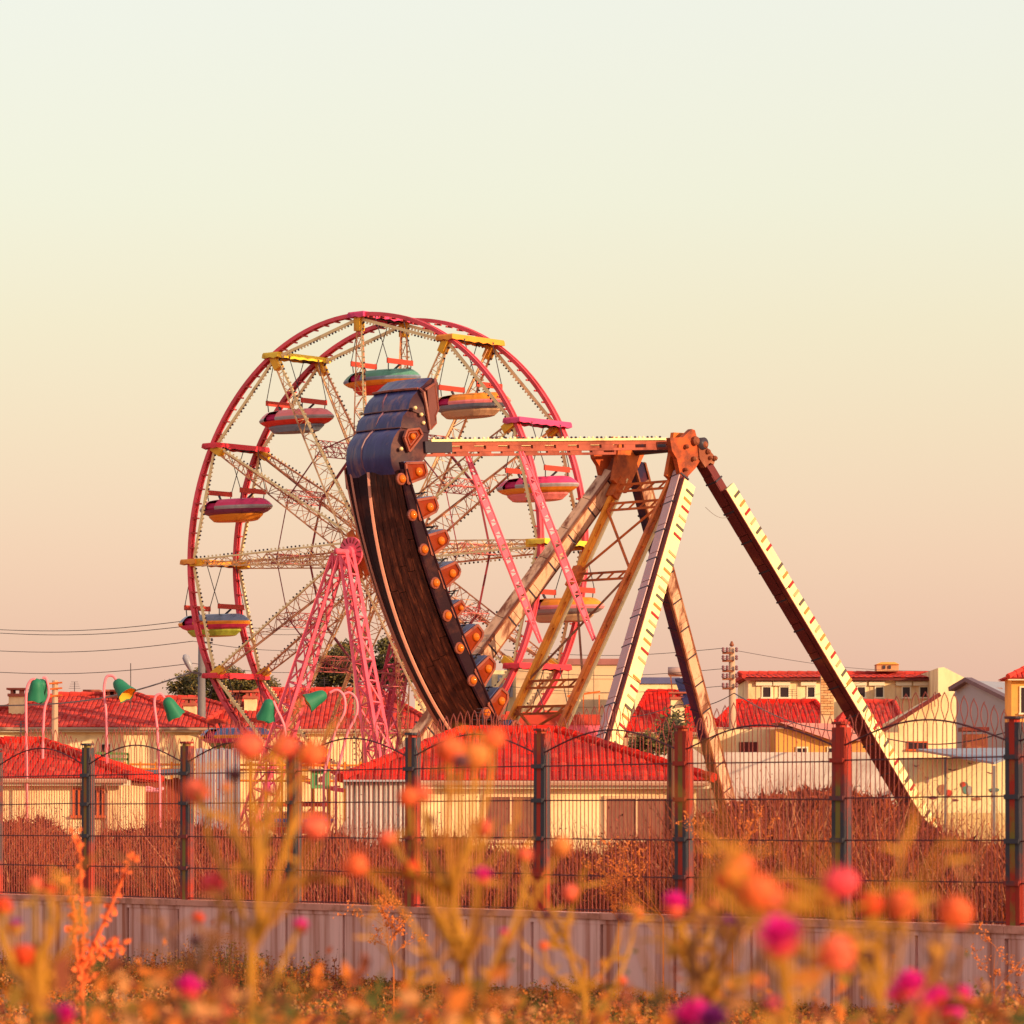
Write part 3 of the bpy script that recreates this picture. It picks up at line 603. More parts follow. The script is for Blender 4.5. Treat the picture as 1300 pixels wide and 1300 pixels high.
def gondola(th):
    c = WP(th+ROT-.6, RW-.02, WW/2); sc_ = sch[th]; sway = rnd.uniform(-1.5, 1.5)
    base = c-UP*2.6
    t = thing('gondola', glab[th], 'gondola', base, 'gondolas of the ferris wheel')
    ax, pl = WF, WU
    def G(u, a, z): return c+pl*u+ax*a+UP*z
    # outline with pointed ends
    def ring(lf, wf, z, n_=28):
        o_ = []
        for k in range(n_):
            al = 2*math.pi*k/n_; x = math.cos(al); s_ = math.sin(al); o_.append(G(1.72*lf*x*(1 if abs(x) < 2 else 1), .72*wf*(abs(s_)**.8)*(1 if s_ > 0 else -1)*(.55+.45*(1-abs(x)**3)), z))
        return o_
    n_ = 28
    def band(rings, m, name, notch=False, cap=None):
        vs = [p_ for r_ in rings for p_ in r_]; fs = []
        for i in range(len(rings)-1):
            for k in range(n_):
                if notch and k in (18, 19) and (name != 'top_shell' or i > 0): continue
                fs.append((i*n_+k, i*n_+(k+1) % n_, (i+1)*n_+(k+1) % n_, (i+1)*n_+k))
        if cap == 'bottom': fs.append(tuple((len(rings)-1)*n_+k for k in range(n_)))
        if cap == 'top': fs.append(tuple(k for k in range(n_))[::-1])
        return MB().add(vs, fs).build(name, m, t)
    z0 = -1.80
    band([ring(.70, .55, z0+.03), ring(.80, .80, z0-.01), ring(.90, .93, z0-.11), ring(.98, .98, z0-.22)], pm(sc_[0]), 'top_shell', True, 'top')
    band([ring(.98, .98, z0-.22), ring(1.0, 1.0, z0-.27), ring(.97, .98, z0-.34)], pm(sc_[1]), 'side_stripe', True)
    band([ring(.97, .98, z0-.34), ring(.86, .90, z0-.44), ring(.74, .80, z0-.50)], pm(sc_[2]), 'lower_shell', False, 'bottom')
    band([ring(.74, .76, z0-.505), ring(.73, .74, z0-.56), ring(.60, .60, z0-.72), ring(.55, .55, z0-.735)], pm(sc_[3]), 'keel', False, 'bottom')
    mb = MB()
    for s_ in (-1, 1):
        mb.frame(G(s_*.78, 0, z0-.22), pl*.26, ax*.42, UP*.05)
    mb.frame(G(0, 0, z0-.40), pl*1.0, ax*.45, UP*.015); mb.frame(G(-.72, .05, z0-.24), pl*.36, ax*.42, UP*.15); mb.build('bench', mat('gondola_seat_plum', (.62, .02, .14), .5), t)
    rd = mat('back_board_red', (.52, .05, .03), .5, .15, 2)
    for s_ in (-1, 1):
        o = MB().frame(G(s_*.83, 0, -1.52), pl*.025, ax*.64, UP*.085).build('back_board', rd, t)
        mb = MB()
        for a_ in (-.58, .58): mb.bar(G(s_*.83, a_, -1.42), G(s_*.80, a_*.95, z0-.02), .035)
        mb.bar(G(s_*.83, 0, -1.6), G(s_*.62, -.1, z0), .06); mb.build('board_post', steel, o)
        for a_ in (-1, 1):
            MB().bar(G(s_*.36, a_*.72, -.06), G(s_*.84, a_*.62, -1.5), .028).build('hanger_rod', steel, t)
    # scalloped canopy
    mb = MB(); vs = []; nn = 13; hw, hl = .36, 1.32
    sides = []
    for (x0, a0, x1, a1) in ((-hw, -hl, -hw, hl), (-hw, hl, hw, hl), (hw, hl, hw, -hl), (hw, -hl, -hw, -hl)):
        m_ = 12 if abs(a1-a0) > 1 else 4
        for q in range(m_): f_ = q/m_; sides.append((x0+(x1-x0)*f_, a0+(a1-a0)*f_, q % 2))
    top = [G(x*.95, a_*.98, .12) for x, a_, k in sides]; mid = [G(x, a_, .07) for x, a_, k in sides]
    bot = [G(x*1.03, a_*1.01, -.05-(.03 if k else 0)+rnd.uniform(-.015, .015)) for x, a_, k in sides]; m_ = len(sides)
    vs = top+mid+bot; fs = [tuple(range(m_))[::-1]]+[(i*m_+k, i*m_+(k+1) % m_, (i+1)*m_+(k+1) % m_, (i+1)*m_+k) for i in range(2) for k in range(m_)]
    mb.add(vs, fs).build('canopy', pm(sc_[4]), t)
    mb = MB(); mb.frame(G(0, 0, .0), pl*.06, ax*1.15, UP*.05)
    for a_ in (-1, 1): mb.frame(G(0, a_*.72, -.03), pl*.38, ax*.03, UP*.03)
    mb.build('canopy_frame', steel, t)
for th in sch: gondola(th)

# ------------------------------------------------------------------ houses behind the fairground
def X(px, Y): return (px-650)*Y/F
def Z(py, Y): return EZ-(py-HY)*Y/F
def slab(name, m, px0, px1, py0, py1, Y, d, parent, z1=None):   # a box whose front face stands at distance Y; py1=None: down to the ground
    z0 = GZ if py1 is None else Z(py1, Y)
    return MB().box(X(px0, Y), X(px1, Y), Y, Y+d, z0, Z(py0, Y)).build(name, m, parent)
def slope(mb, A, B, C, D, tw=.17, tl=.36, cover=True):
    """Tiles on the slope with eave A-B and ridge C-D (C above the A end); barrel tiles laid in stepped courses."""
    A, B, C, D = V(A), V(B), V(C), V(D); ex = (B-A); Lx = ex.length; ex.normalize()
    up = (C-A)-ex*(C-A).dot(ex) if (C-A).length > 0 else V((0, 0, 1)); H_ = up.length; up.normalize(); nr = ex.cross(up)
    if nr.z < 0: nr = -nr
    cl, dr = (C-A).dot(ex), (B-D).dot(ex)
    mb.add([A, B, D, C], [(0, 1, 2, 3)])
    n_ = int(Lx/tw)
    for i in range(n_):
        x = (i+.5)*Lx/n_; h_ = H_
        if cl > 0: h_ = min(h_, H_*x/cl)
        if dr > 0: h_ = min(h_, H_*(Lx-x)/dr)
        y = 0; j = 0
        while y < h_-.03:
            y1 = min(y+tl, h_); jit = rnd.uniform(-.008, .012); w2 = tw*.46
            def pt(u_, v_, k_): return A+ex*(x+u_)+up*v_+nr*(k_+jit)
            b0, b1 = .018, .008
            vs = [pt(-w2, y, .01), pt(-w2*.55, y, .022+b0*.6), pt(w2*.55, y, .022+b0*.6), pt(w2, y, .01), pt(-w2, y1, .0), pt(-w2*.55, y1, .02+b1), pt(w2*.55, y1, .02+b1), pt(w2, y1, .0)]
            mb.mi = rnd.choices([0, 1, 2], [8, 1.6, 1.2])[0]; mb.add(vs, [(0, 1, 5, 4), (1, 2, 6, 5), (2, 3, 7, 6), (0, 3, 2, 1)]); y = y1; mb.mi = 0
def roof(parent, x0, x1, y0, y1, ze, zr, hl, hr, m, tw=.17, tl=.36, caps=True, name='roof'):
    ym = (y0+y1)/2; C, D = V((x0+hl, ym, zr)), V((x1-hr, ym, zr)); mb = MB()
    mb.add([(x0, y0, ze), (x1, y0, ze), (x1, y1, ze), (x0, y1, ze), C, D], [(0, 3, 2, 1), (0, 1, 5, 4), (3, 4, 5, 2), (0, 4, 3), (1, 2, 5)])
    o = mb.build(name, m, parent)
    mb = MB(); up = V((0, 0, .02))
    slope(mb, V((x0, y0, ze))+up, V((x1, y0, ze))+up, C+up, D+up, tw, tl)
    if hr > 0: slope(mb, V((x1, y0, ze))+up, V((x1, y1, ze))+up, D+up, D+up, tw, tl)
    if hl > 0: slope(mb, V((x0, y1, ze))+up, V((x0, y0, ze))+up, C+up, C+up, tw, tl)
    tag(mb.build('roof_tiles', [m, mat('tile_dark', (.43, .020, .013), .85, .3, 2, spec=.12), mat('tile_faded', (.62, .050, .030), .85, .3, 2, spec=.12)], o), kind='stuff')
    mb = MB()
    for a, b in ((C, D), (V((x0, y0, ze)), C), (V((x1, y0, ze)), D), (V((x1, y1, ze)), D)):
        a, b = a+V((0, 0, .08)), b+V((0, 0, .08)); ln = (b-a).length; k = 0
        if ln < .1: continue
        while k < ln:
            e = min(ln, k+.42); mb.tube([a+(b-a)*k/ln, a+(b-a)*e/ln], [.11, .085], 6); k += .42
    tag(mb.build('ridge_tiles', m, o), kind='stuff')
    return o
def window(parent, px0, px1, py0, py1, Y, fm=trimw, box=None, bars=1, pane=None):
    x0, x1, z0, z1 = X(px0, Y), X(px1, Y), Z(py1, Y), Z(py0, Y); t = .05+.01*(x1-x0); mb = MB(); yf = Y-.05
    mb.box(x0-t, x0, yf, Y+.06, z0-t, z1+t); mb.box(x1, x1+t, yf, Y+.06, z0-t, z1+t); mb.box(x0, x1, yf, Y+.06, z1, z1+t); mb.box(x0-t*1.6, x1+t*1.6, yf-.06, Y+.04, z0-t-.01, z0)
    for b in range(bars): xb = x0+(x1-x0)*(b+1)/(bars+1); mb.box(xb-.02, xb+.02, yf+.01, Y+.02, z0, z1)
    w_ = mb.build('window', fm, parent); MB().box(x0, x1, Y-.012, Y+.01, z0, z1).build('pane', pane or darkglass, w_)
    if box: MB().box(X(box[0], Y), X(box[1], Y), Y-.14, Y-.002, Z(box[3], Y), Z(box[2], Y)).build('shutter_box', trimw, w_)
    return w_
def chimney(parent, px0, px1, py0, py1, Y, m=creamw, d=.8):
    c = slab('chimney', m, px0, px1, py0, py1, Y, d, parent); e = 1.2
    x0, x1 = X(px0-e, Y), X(px1+e, Y); z = Z(py0, Y)
    MB().box(x0, x1, Y-.08, Y+d+.08, z, z+.10).build('chimney_cap', mat('brick_cap', (.35, .09, .06)), c)
    mb = MB()
    for a in (x0+.1, x1-.2): mb.box(a, a+.1, Y, Y+d, z+.10, z+.24)
    mb.box(x0-.04, x1+.04, Y-.1, Y+d+.1, z+.24, z+.31); mb.build('chimney_cowl', mat('brick_cap', (.35, .09, .06)), c)
def house(label, px0, px1, eave, ridge, rl, rr, Y, dep, wm, rm, wins=(), chims=(), ov=.35, tw=.17, cat='house'):
    x0, x1 = X(px0, Y), X(px1, Y); t = thing('house', label, cat, ((x0+x1)/2, Y, GZ)); ze = Z(eave, Y)
    MB().box(x0+ov, x1-ov, Y+ov, Y+dep-ov, GZ, ze-.04).build('wall', wm, t)
    MB().box(x0+.06, x1-.06, Y+.05, Y+ov+.02, ze-.15, ze-.012).build('fascia', trimw, t)
    ym = Y+dep/2; zr = Z(ridge, ym); hl = X(rl, ym)-x0; hr = x1-X(rr, ym)
    roof(t, x0, x1, Y, Y+dep, ze, zr, hl, hr, rm, tw)
    for w_ in wins: window(t, *w_[:4], Y+ov, fm=w_[4] if len(w_) > 4 else trimw, pane=w_[5] if len(w_) > 5 else None)
    MB().tube([(x0+.1, Y-.06, ze-.03), (x1-.1, Y-.06, ze-.05)], .055, 6).build('gutter', mat('gutter_paint', (.42, .25, .18), .5), t)
    for xg in (x0+.5, x1-.6): MB().tube([(xg, Y-.05, ze-.06), (xg, Y+ov-.07, ze-.32), (xg, Y+ov-.07, GZ)], .04, 6).build('downpipe', mat('gutter_paint', (.42, .25, .18), .5), t)
    xa, za = (x0+x1)/2+rnd.uniform(-1, 1), zr; mb = MB(); mb.bar((xa, ym, za-.1), (xa, ym, za+.55), .025)
    for q in range(4): mb.bar((xa-.22+.03*q, ym, za+.30+.08*q), (xa+.22-.03*q, ym, za+.30+.08*q), .012)
    mb.build('aerial', steel, t)
    for c in chims: chimney(t, *c[:4], Y+c[4] if len(c) > 4 else Y+1.5, m=wm if len(c) < 6 else c[5])
    return t
orf = mat('orange_frame', (.55, .10, .03), .6, .2, 3)
hB = house('wide cream house with bright red hipped roof behind the green bell lamps at the left', -90, 277, 924, 884, 75, 175, 148, 11, creamw, roofred2, wins=((128, 140, 945, 962), (44, 54, 946, 965)), chims=((11, 30, 884, 915, 2.2), (108, 124, 886, 900, 6), (134, 150, 886, 905, 5), (233, 248, 896, 918, 3)))
house('red roofed house behind the wide cream one at the left', 120, 345, 915, 888, 160, 250, 162, 9, creamw, roofred2)
hC = house('house with brick red roof standing behind the pink wheel legs', 245, 560, 926, 878, 330, 480, 152, 11, creamw, roofred2, wins=((262, 276, 945, 965), (318, 330, 944, 966), (352, 366, 944, 966)), chims=((292, 305, 887, 915, 3), (310, 325, 887, 918, 2.5), (527, 540, 886, 912, 3)))
hA = house('low cream house with deep red tiled roof in the left corner behind the fence', -150, 167, 989, 944, 5, 52, 95, 8, creamw, roofred, wins=((95, 106, 1003, 1035, orf), (119, 130, 1003, 1035, orf)))
# two-tone front house just behind the fence
hD = house('long low house with bright red hipped roof just behind the middle of the fence', 432, 906, 992, 931, 585, 708, 86, 8.0, creamw, roofred, wins=((617, 680, 1012, 1066, tanwall, mat('brown_blind', (.20, .085, .06), .8, .3, 4)), (770, 846, 1014, 1066, tanwall, mat('brown_blind', (.20, .085, .06), .8, .3, 4))))
ax_ = thing('annex', 'pale corrugated lean-to at the left end of the low red roofed house', 'annex', (X(480, 85), 85, GZ))
mb = MB(); x = X(441, 85)
while x < X(522, 85): mb.box(x, x+.05, 84.2, 84.28, GZ, Z(993, 84.2)); x += .1
mb.box(X(441, 85), X(522, 85), 84.28, 86.2, GZ, Z(993, 84.2)); mb.build('wall', whitewall, ax_)
MB().box(X(438, 85), X(526, 85), 84.0, 86.3, Z(992.5, 84.2), Z(990, 84.2)).build('roof', greywall, ax_)

def plain(name, label, px0, px1, py0, Y, d, m, cat='building', cap=None):
    t = thing(name, label, cat, ((X(px0, Y)+X(px1, Y))/2, Y, GZ)); slab('wall', m, px0, px1, py0, None, Y, d, t)
    if cap: MB().box(X(px0-1, Y), X(px1+1, Y), Y-.12, Y+d+.1, Z(py0, Y), Z(py0, Y)+.28).build('parapet', cap, t)
    return t
hE = plain('block_building', 'big windowless tan block with a dull pink parapet between the ride booms and legs', 655, 816, 844, 190, 9, tanwall, cap=mat('parapet_pink', (.32, .12, .11)))
mb = MB()
for y_ in (862, 880, 898, 916, 934): mb.box(X(656, 190), X(815, 190), 189.985, 189.997, Z(y_, 190)-.012, Z(y_, 190)+.012)
for x_ in (690, 722, 754, 786): mb.box(X(x_, 190)-.012, X(x_, 190)+.012, 189.985, 189.997, Z(960, 190), Z(846, 190))
mb.build('panel_joint', mat('joint_tan', (.36, .22, .14)), hE)
hS = plain('block_building', 'small pale yellow block with grey shutters glimpsed beyond the ship stern', 612, 656, 851, 200, 6, creamw)
for x_ in (618, 632, 645): MB().box(X(x_, 200), X(x_+6, 200), 199.94, 199.99, Z(885, 200), Z(857, 200)).build('shutter', greywall, hS)
hF = house('red roofed house beside the tan block with a cream chimney and solar heater', 796, 925, 930, 880, 822, 858, 165, 10, creamw, roofred, wins=(), chims=((852, 869, 888, 935, .6),))
t = plain('block_building', 'cream upper storey with blue eaves behind the solar water heater', 806, 862, 868, 182, 6, creamw, cap=mat('blue_eave', (.10, .10, .22)))
t = thing('solar_heater', 'round solar water tank with a tilted dark panel on the roof', 'water heater', P(862, 895, 166))
MB().tube([P(848, 852, 166), P(873, 852, 166)], .17, 12).build('tank', mat('tank_metal', (.40, .27, .26), .35, .15), t, True)
mb = MB(); a = P(856, 862, 166.4); mb.prism([P(857, 864, 166.4), P(876, 862, 166.4), P(886, 892, 165.2), P(868, 895, 165.2)], V((0, .05, .08))); mb.build('panel', mat('solar_panel', (.03, .03, .09), .25, .2), t)
mb = MB()
for x_ in (851, 869): mb.bar(P(x_, 855, 166), P(x_+4, 893, 166.2), .05)
mb.bar(P(849, 858, 166), P(873, 858, 166), .06); mb.build('stand', rustbr, t)
# long two-storey row
Yg = 172; tG = thing('row_building', 'long cream upper storey with red tiled eaves and small dark windows at the right', 'building', (X(1070, Yg), Yg, GZ))
slab('wall', creamw, 950, 1197, 862, None, Yg, 8, tG)
roof(tG, X(944, Yg), X(1193, Yg), Yg-.35, Yg+8, Z(861, Yg), Z(835, Yg+4)-.75, .01, .01, roofred2, .24, .38)
MB().box(X(945, Yg), X(1192, Yg), Yg-.33, Yg-.25, Z(864, Yg), Z(861.3, Yg)).build('gutter', maroon, tG)
for a, b in ((968.5, 978), (990.5, 1001), (1025.5, 1034), (1089, 1098), (1112, 1121), (1146, 1155), (1168, 1177.5)):
    window(tG, a, b, 872.5, 885, Yg, box=(a-9, b+2, 865.5, 870.5), bars=0)
mb = MB()
for x_ in (960, 983, 1012, 1044, 1080, 1105, 1137, 1162, 1184): mb.box(X(x_, Yg)-.02, X(x_, Yg)+.02, Yg-.02, Yg-.001, Z(905, Yg), Z(864, Yg))
mb.build('wall_seam', tanwall, tG)
c = MB().box(X(1113, 175), X(1141, 175), 175, 176, Z(852, 175), Z(843.5, 175)).build('chimney', mat('chimney_brick', (.55, .27, .14), .85, .2, 4), tG)
MB().prism([P(1112, 843.4, 174.9), P(1142, 843.4, 174.9), P(1136, 840.5, 174.9), P(1119, 840.5, 174.9)], V((0, 1.2, 0))).build('chimney_cap', orangewall, c)
MB().box(X(1121, 175), X(1124, 175), 174.94, 174.99, Z(849, 175), Z(845, 175)).build('flue', steel, c); MB().box(X(1128, 175), X(1131, 175), 174.94, 174.99, Z(849, 175), Z(845, 175)).build('flue', steel, c)
t = thing('gable_building', 'tall bare cream gable wall joined to the right end of the cream row', 'building', (X(1210, 168), 168, GZ))
MB().prism([P(1191, 1000, 168), P(1240, 1000, 168), P(1240, 868, 168), P(1228, 862, 168), P(1198, 847, 168), P(1191, 848, 168)], V((0, 7, 0))).build('wall', creamw, t)
t = thing('gable_building', 'grey shaded gable house with a sloping roof line at the right', 'building', (X(1245, 160), 160, GZ))
a = [(1210, 1000, 164.6), (1212, 872, 164.6), (1229, 863.5, 163.4), (1282, 889, 159.6), (1282, 1000, 159.6)]
MB().prism([P(*q) for q in a], V((3, 4.2, 0))).build('wall', greywall, t)
mb = MB(); mb.bar(P(1208, 875, 164.4), P(1229, 862.5, 163.2), .16, .3); mb.bar(P(1229, 862.5, 163.2), P(1283, 889, 159.4), .16, .3); mb.build('verge', mat('dark_verge', (.16, .10, .12)), t)
MB().box(X(1263, 163), X(1273, 163), 163, 164, Z(890, 163), Z(873, 163)).build('chimney', mat('grey_pink_brick', (.30, .18, .18)), t)
MB().box(X(1222, 157), X(1256, 157), 157, 158.6, Z(928, 157), Z(923, 157)).build('awning', maroon, t)
MB().box(X(1226, 157.3), X(1254, 157.3), 157.3, 158.4, Z(952, 157.3), Z(932, 157.3)).build('shop_front', rustbr, t)
t = thing('house', 'orange walled house with a red roof cut off by the right edge', 'house', (X(1320, 150), 150, GZ))
slab('wall', orangewall, 1284, 1400, 862, None, 150, 2, t); roof(t, X(1278, 150), X(1410, 150), 149.6, 152.6, Z(862, 150), Z(838, 151.5), 1.6, .1, roofred2)
window(t, 1296, 1310, 873, 905, 150); MB().box(X(1279, 150), X(1408, 150), 149.65, 149.9, Z(864, 150), Z(860.5, 150)).build('fascia', trimw, t)
house('red hipped roof house in front of the cream row, left of the brick pillar', 905, 1062, 924, 893, 935, 1035, 155, 9, creamw, roofred)
house('small red roof house between the brick pillar and the plain cream gable', 1062, 1150, 926, 893, 1082, 1135, 158, 8, creamw, roofred2)
t = thing('gable_building', 'plain cream gable house with a dark sloping roof edge behind the right light box leg', 'building', (X(1150, 146), 146, GZ))
MB().prism([P(1130, 1000, 146), P(1214, 1000, 146), P(1214, 884, 146), P(1196, 883, 146), P(1140, 914, 146), P(1140, 930, 146), P(1118, 930, 146)], V((0, 6, 0))).build('wall', creamw, t)
MB().bar(P(1118, 929, 145.7), P(1193, 881.5, 145.7), .14, .5).build('verge', maroon, t)
window(t, 1153, 1176, 943, 951, 146, fm=orf)
t = thing('shed', 'orange walled shed with a pink gable sheet roof left of the right light box leg', 'shed', (X(1040, 135), 135, GZ))
slab('wall', orangewall, 985, 1100, 925, None, 135, 5, t)
MB().prism([P(990, 917, 134.6), P(1075, 919, 134.6), P(1098, 940, 134.6), P(1060, 941, 134.6)], V((0, 5.5, .1))).build('roof', pinkroof, t)
window(t, 1012, 1024, 950, 962, 135, fm=trimw); window(t, 1052, 1064, 950, 966, 135, fm=trimw)
t = plain('garden_wall', 'long pale yellow wall with a brown opening left of the orange shed', 908, 986, 926, 138, 3, creamw, 'wall')
MB().box(X(938, 138), X(962, 138), 137.96, 137.99, Z(956, 138), Z(942, 138)).build('opening', maroon, t)
t = plain('garden_wall', 'pinkish boundary wall behind the brush right of the dark leg', 920, 1135, 955, 125, .3, whitewall, 'wall')
t = thing('shed', 'small orange hut under pale sloping sheets beside the dark ship leg', 'shed', (X(840, 128), 128, GZ))
slab('wall', orangewall, 812, 866, 934, None, 129, 3, t); MB().prism([P(800, 968, 128), P(905, 985, 128), P(905, 968, 128), P(868, 942, 128), P(846, 946, 128)], V((0, 4, .2))).build('roof', whitewall, t)
# graffiti wall and its flat canopy
Yw = 130; tW = thing('painted_wall', 'bright cream wall with painted birds and figures at the right', 'wall', (X(1200, Yw), Yw, GZ))
slab('wall', mat('mural_ground', (.80, .66, .38), .8, .05, 1, (.6, .5, .34), .2), 1118, 1290, 962, 1032, Yw, .3, tW)
slab('skirting', mat('skirting_ochre', (.62, .45, .22), .8), 1118, 1290, 1032, None, Yw, .28, tW)
mcol = [mat('mural_plum', (.16, .05, .07)), mat('mural_teal', (.10, .22, .20)), mat('mural_red', (.5, .06, .04)), mat('mural_brown', (.36, .17, .10)), mat('mural_grey', (.30, .26, .28))]
def paint(pts, m, off=.012): MB().prism([P(x_, y_, Yw-off) for x_, y_ in pts], V((0, .006, 0))).build('painted_shape', m, tW)
for (x_, y_, s_) in ((1210, 977, 9), (1258, 981, 6), (1163, 972, 5), (1232, 969, 4)):
    paint([(x_-s_, y_-1.5), (x_-s_*.3, y_-.4), (x_, y_+.4), (x_+s_*.4, y_-.6), (x_+s_, y_-1), (x_+s_*.4, y_+.8), (x_, y_+1.6), (x_-s_*.4, y_+.9)], mcol[0])
for (x_, y_, w_, h_, k_) in ((1178, 990, 3, 8, 4), (1197, 1003, 9, 12, 3), (1205, 1007, 6, 9, 2), (1226, 1000, 6, 14, 1), (1223, 996, 5, 6, 2), (1231, 1003, 5, 12, 4), (1262, 1003, 11, 5, 1), (1262, 1010, 4, 7, 1), (1240, 1014, 10, 4, 3), (1185, 1013, 8, 4, 0), (1213, 1016, 6, 3, 0)):
    n_ = 9; paint([(x_+w_*.7*math.cos(2*math.pi*q/n_)*rnd.uniform(.7, 1.1), y_+h_*.6*math.sin(2*math.pi*q/n_)*rnd.uniform(.75, 1.1)) for q in range(n_)][::-1], mcol[k_], .012+.008*(1+k_))
t = thing('flat_canopy', 'blue-grey flat metal canopy over the painted wall at the right', 'canopy', (X(1225, 126), 126, GZ))
MB().prism([P(1163, 953.5, 130), P(1200, 960, 126), P(1262, 970.5, 122), P(1284, 962, 122.4), P(1284, 952, 134), P(1262, 952, 134)], V((0, 0, .07))).build('roof', mat('canopy_bluegrey', (.20, .23, .30), .4, .15), t)
mb = MB(); mb.bar(P(1262, 972, 122), (X(1262, 122), 122, GZ), .08); mb.bar(P(1200, 961, 126), (X(1200, 126), 126, GZ), .06); mb.build('post', gsteel, t)
# small stuff of the fairground
rm_ = mat('orange_rail', (.75, .22, .02), .5, .15)
t = thing('railing', 'orange tube railing round the ferris wheel ground at the left', 'railing', (X(300, 122), 122, GZ))
for y_ in (970, 976, 990): MB().tube([P(118, y_, 122), P(500, y_+2, 122)], .035, 5).build('rail', rm_, t)
for q in range(20): x_ = 118+q*20; MB().bar(P(x_, 967, 122), (X(x_, 122), 122, GZ), .06).build('rail_post', rm_, t)
t = thing('sheet_fence', 'blue-grey corrugated sheet screen below the wheel at the left', 'fence', (X(275, 118), 118, GZ))
for q in range(11):
    x_ = 248+q*5.2; MB().box(X(x_, 118), X(x_+4.7, 118), 118+(.04 if q % 2 else 0), 118.05+(.04 if q % 2 else 0), GZ, Z(950+rnd.uniform(-1, 1), 118)).build('sheet', mat('sheet_bluegrey', (.26, .27, .36), .5, .15), t)
t = thing('cabinet', 'green and white cabinet with a dark mark below the bell lamp', 'cabinet', (X(405, 104), 104, GZ))
slab('body', mat('cabinet_green', (.10, .30, .12), .5, .15), 394, 417, 979, 1001, 104, .5, t)
MB().box(X(403, 104), X(412, 104), 103.95, 103.99, Z(996, 104), Z(983, 104)).build('door', trimw, t)
MB().prism([P(405, 993, 103.93), P(410, 993, 103.93), P(409, 989, 103.93), P(410.5, 986, 103.93), P(407.5, 985, 103.93), P(405, 987.5, 103.93)], V((0, .01, 0))).build('mark', maroon, t)
mb = MB()
for x_ in (395, 415): mb.box(X(x_, 104), X(x_+1.5, 104), 104.1, 104.15, GZ, Z(1001, 104))
mb.build('stand', steel, t)
MB().box(X(392, 104), X(419, 104), 103.85, 104.6, Z(978.8, 104), Z(976, 104)).build('top', gsteel, t)
t = thing('awning', 'orange-red fabric awning on poles right of the pink wheel legs', 'awning', (X(485, 100), 100, GZ))
MB().prism([P(452, 991, 99), P(540, 991, 99), P(540, 984, 101), P(500, 978, 103), P(462, 982, 102)], V((0, 1.5, .05))).build('fabric', mat('awning_orange', (.62, .11, .03), .8, .15), t)
mb = MB()
for x_ in (455, 536): mb.bar(P(x_, 991, 99.5), (X(x_, 99.5), 99.5, GZ), .07)
mb.build('pole', rustbr, t)
t = thing('shed', 'dark red plank shed behind the fence left of the wheel', 'shed', (X(200, 108), 108, GZ))
for q in range(9): x_ = 166+q*7.6; MB().box(X(x_, 108), X(x_+7.1, 108), 108, 108.06, GZ, Z(988+rnd.uniform(-1.5, 1.5), 108)).build('plank', mat('shed_red', (.30, .05, .025), .8, .25, 3), t)
MB().prism([P(160, 987, 107.5), P(238, 983, 107.5), P(238, 978, 110), P(160, 982, 110)], V((0, .0, .06))).build('roof', steel, t)
mb = MB().tube([P(172, 1003, 106), P(180, 1000, 106), P(190, 1000.5, 106), P(199, 1003, 106), P(206, 1001, 105.5)], .05, 6); mb.tube([P(172, 1006, 106), P(182, 1003, 105.6), P(194, 1004, 105.6), P(205, 1005, 105.5)], .04, 6)
tag(mb.build('bent_tubes', mat('tube_pink', (.85, .25, .30), .4), org=P(188, 1010, 106)), 'bent pink metal tubes lying in front of the dark red shed', 'tubes')
t = thing('ride_platform', 'red ship ride platform with a pink skirt behind the low red roof', 'platform', (PV.x, PV.y+3, GZ))
slab('deck', mat('deck_red', (.48, .05, .03), .6), 636, 762, 907, 920, 114, 3, t); slab('skirt', pink, 640, 764, 920, None, 114.05, 2.8, t)
for x_ in (722, 740, 760): slab('guard_post', rustor, x_, x_+1.4, 882, 907, 114.2, .05, t)
MB().bar(P(720, 884, 114.2), P(762, 878, 114.2), .05).build('guard_rail', rustor, t)
t = thing('green_frame', 'thin green metal frame standing before the cream house at the left', 'frame', (X(143, 120), 120, GZ))
mb = MB(); gr_ = mat('frame_green', (.10, .20, .06), .6)
for a, b in (((122, 956), (163, 957)), ((122, 956), (122, 1000)), ((163, 957), (163, 1000)), ((122, 963), (163, 964))): mb.bar(P(*a, 120), P(*b, 120), .07)
mb.build('tube_frame', gr_, t)

# ------------------------------------------------------------------ poles, wires, bell lamps
def cable(label, pts, Y, r=.012, sag=2.0):
    """pts: (px, py, Y) ends; each span sags a little."""
    mb = MB()
    for (a, b) in zip(pts[:-1], pts[1:]):
        A_, B_ = P(*a), P(*b); mb.tube([A_+(B_-A_)*t_/16-V((0, 0, sag*.12*math.sin(math.pi*t_/16))) for t_ in range(17)], r, 4, cap=False)
    return tag(mb.build('overhead_wire', steel, org=P(*pts[0])), label, 'wire')
conp = mat('concrete_pole', (.52, .32, .22), .85, .12, 2)
t = thing('utility_pole', 'pale concrete utility pole with six insulator arms left of the cream row', 'utility pole', (X(932, 150), 150, GZ))
MB().tube([(X(932, 150), 150, GZ), P(929, 822, 150)], [.20, .11], 10).build('pole', conp, t, True)
for y_ in (829, 839, 852, 862, 874):
    o = MB().bar(P(917, y_, 149.9), P(931, y_, 149.9), .08).build('cross_arm', rustbr, t)
    for x_ in (918, 923, 935): MB().rev(P(x_, y_-1, 149.8), UP, [(.03, 0), (.07, .05), (.04, .1), (.065, .13), (.03, .18)], 7).build('insulator', mat('insulator_plum', (.22, .10, .12), .3), o)
MB().rev(P(929, 821, 150), UP, [(.04, 0), (.09, .06), (.03, .2)], 8).build('top_insulator', rustbr, t)
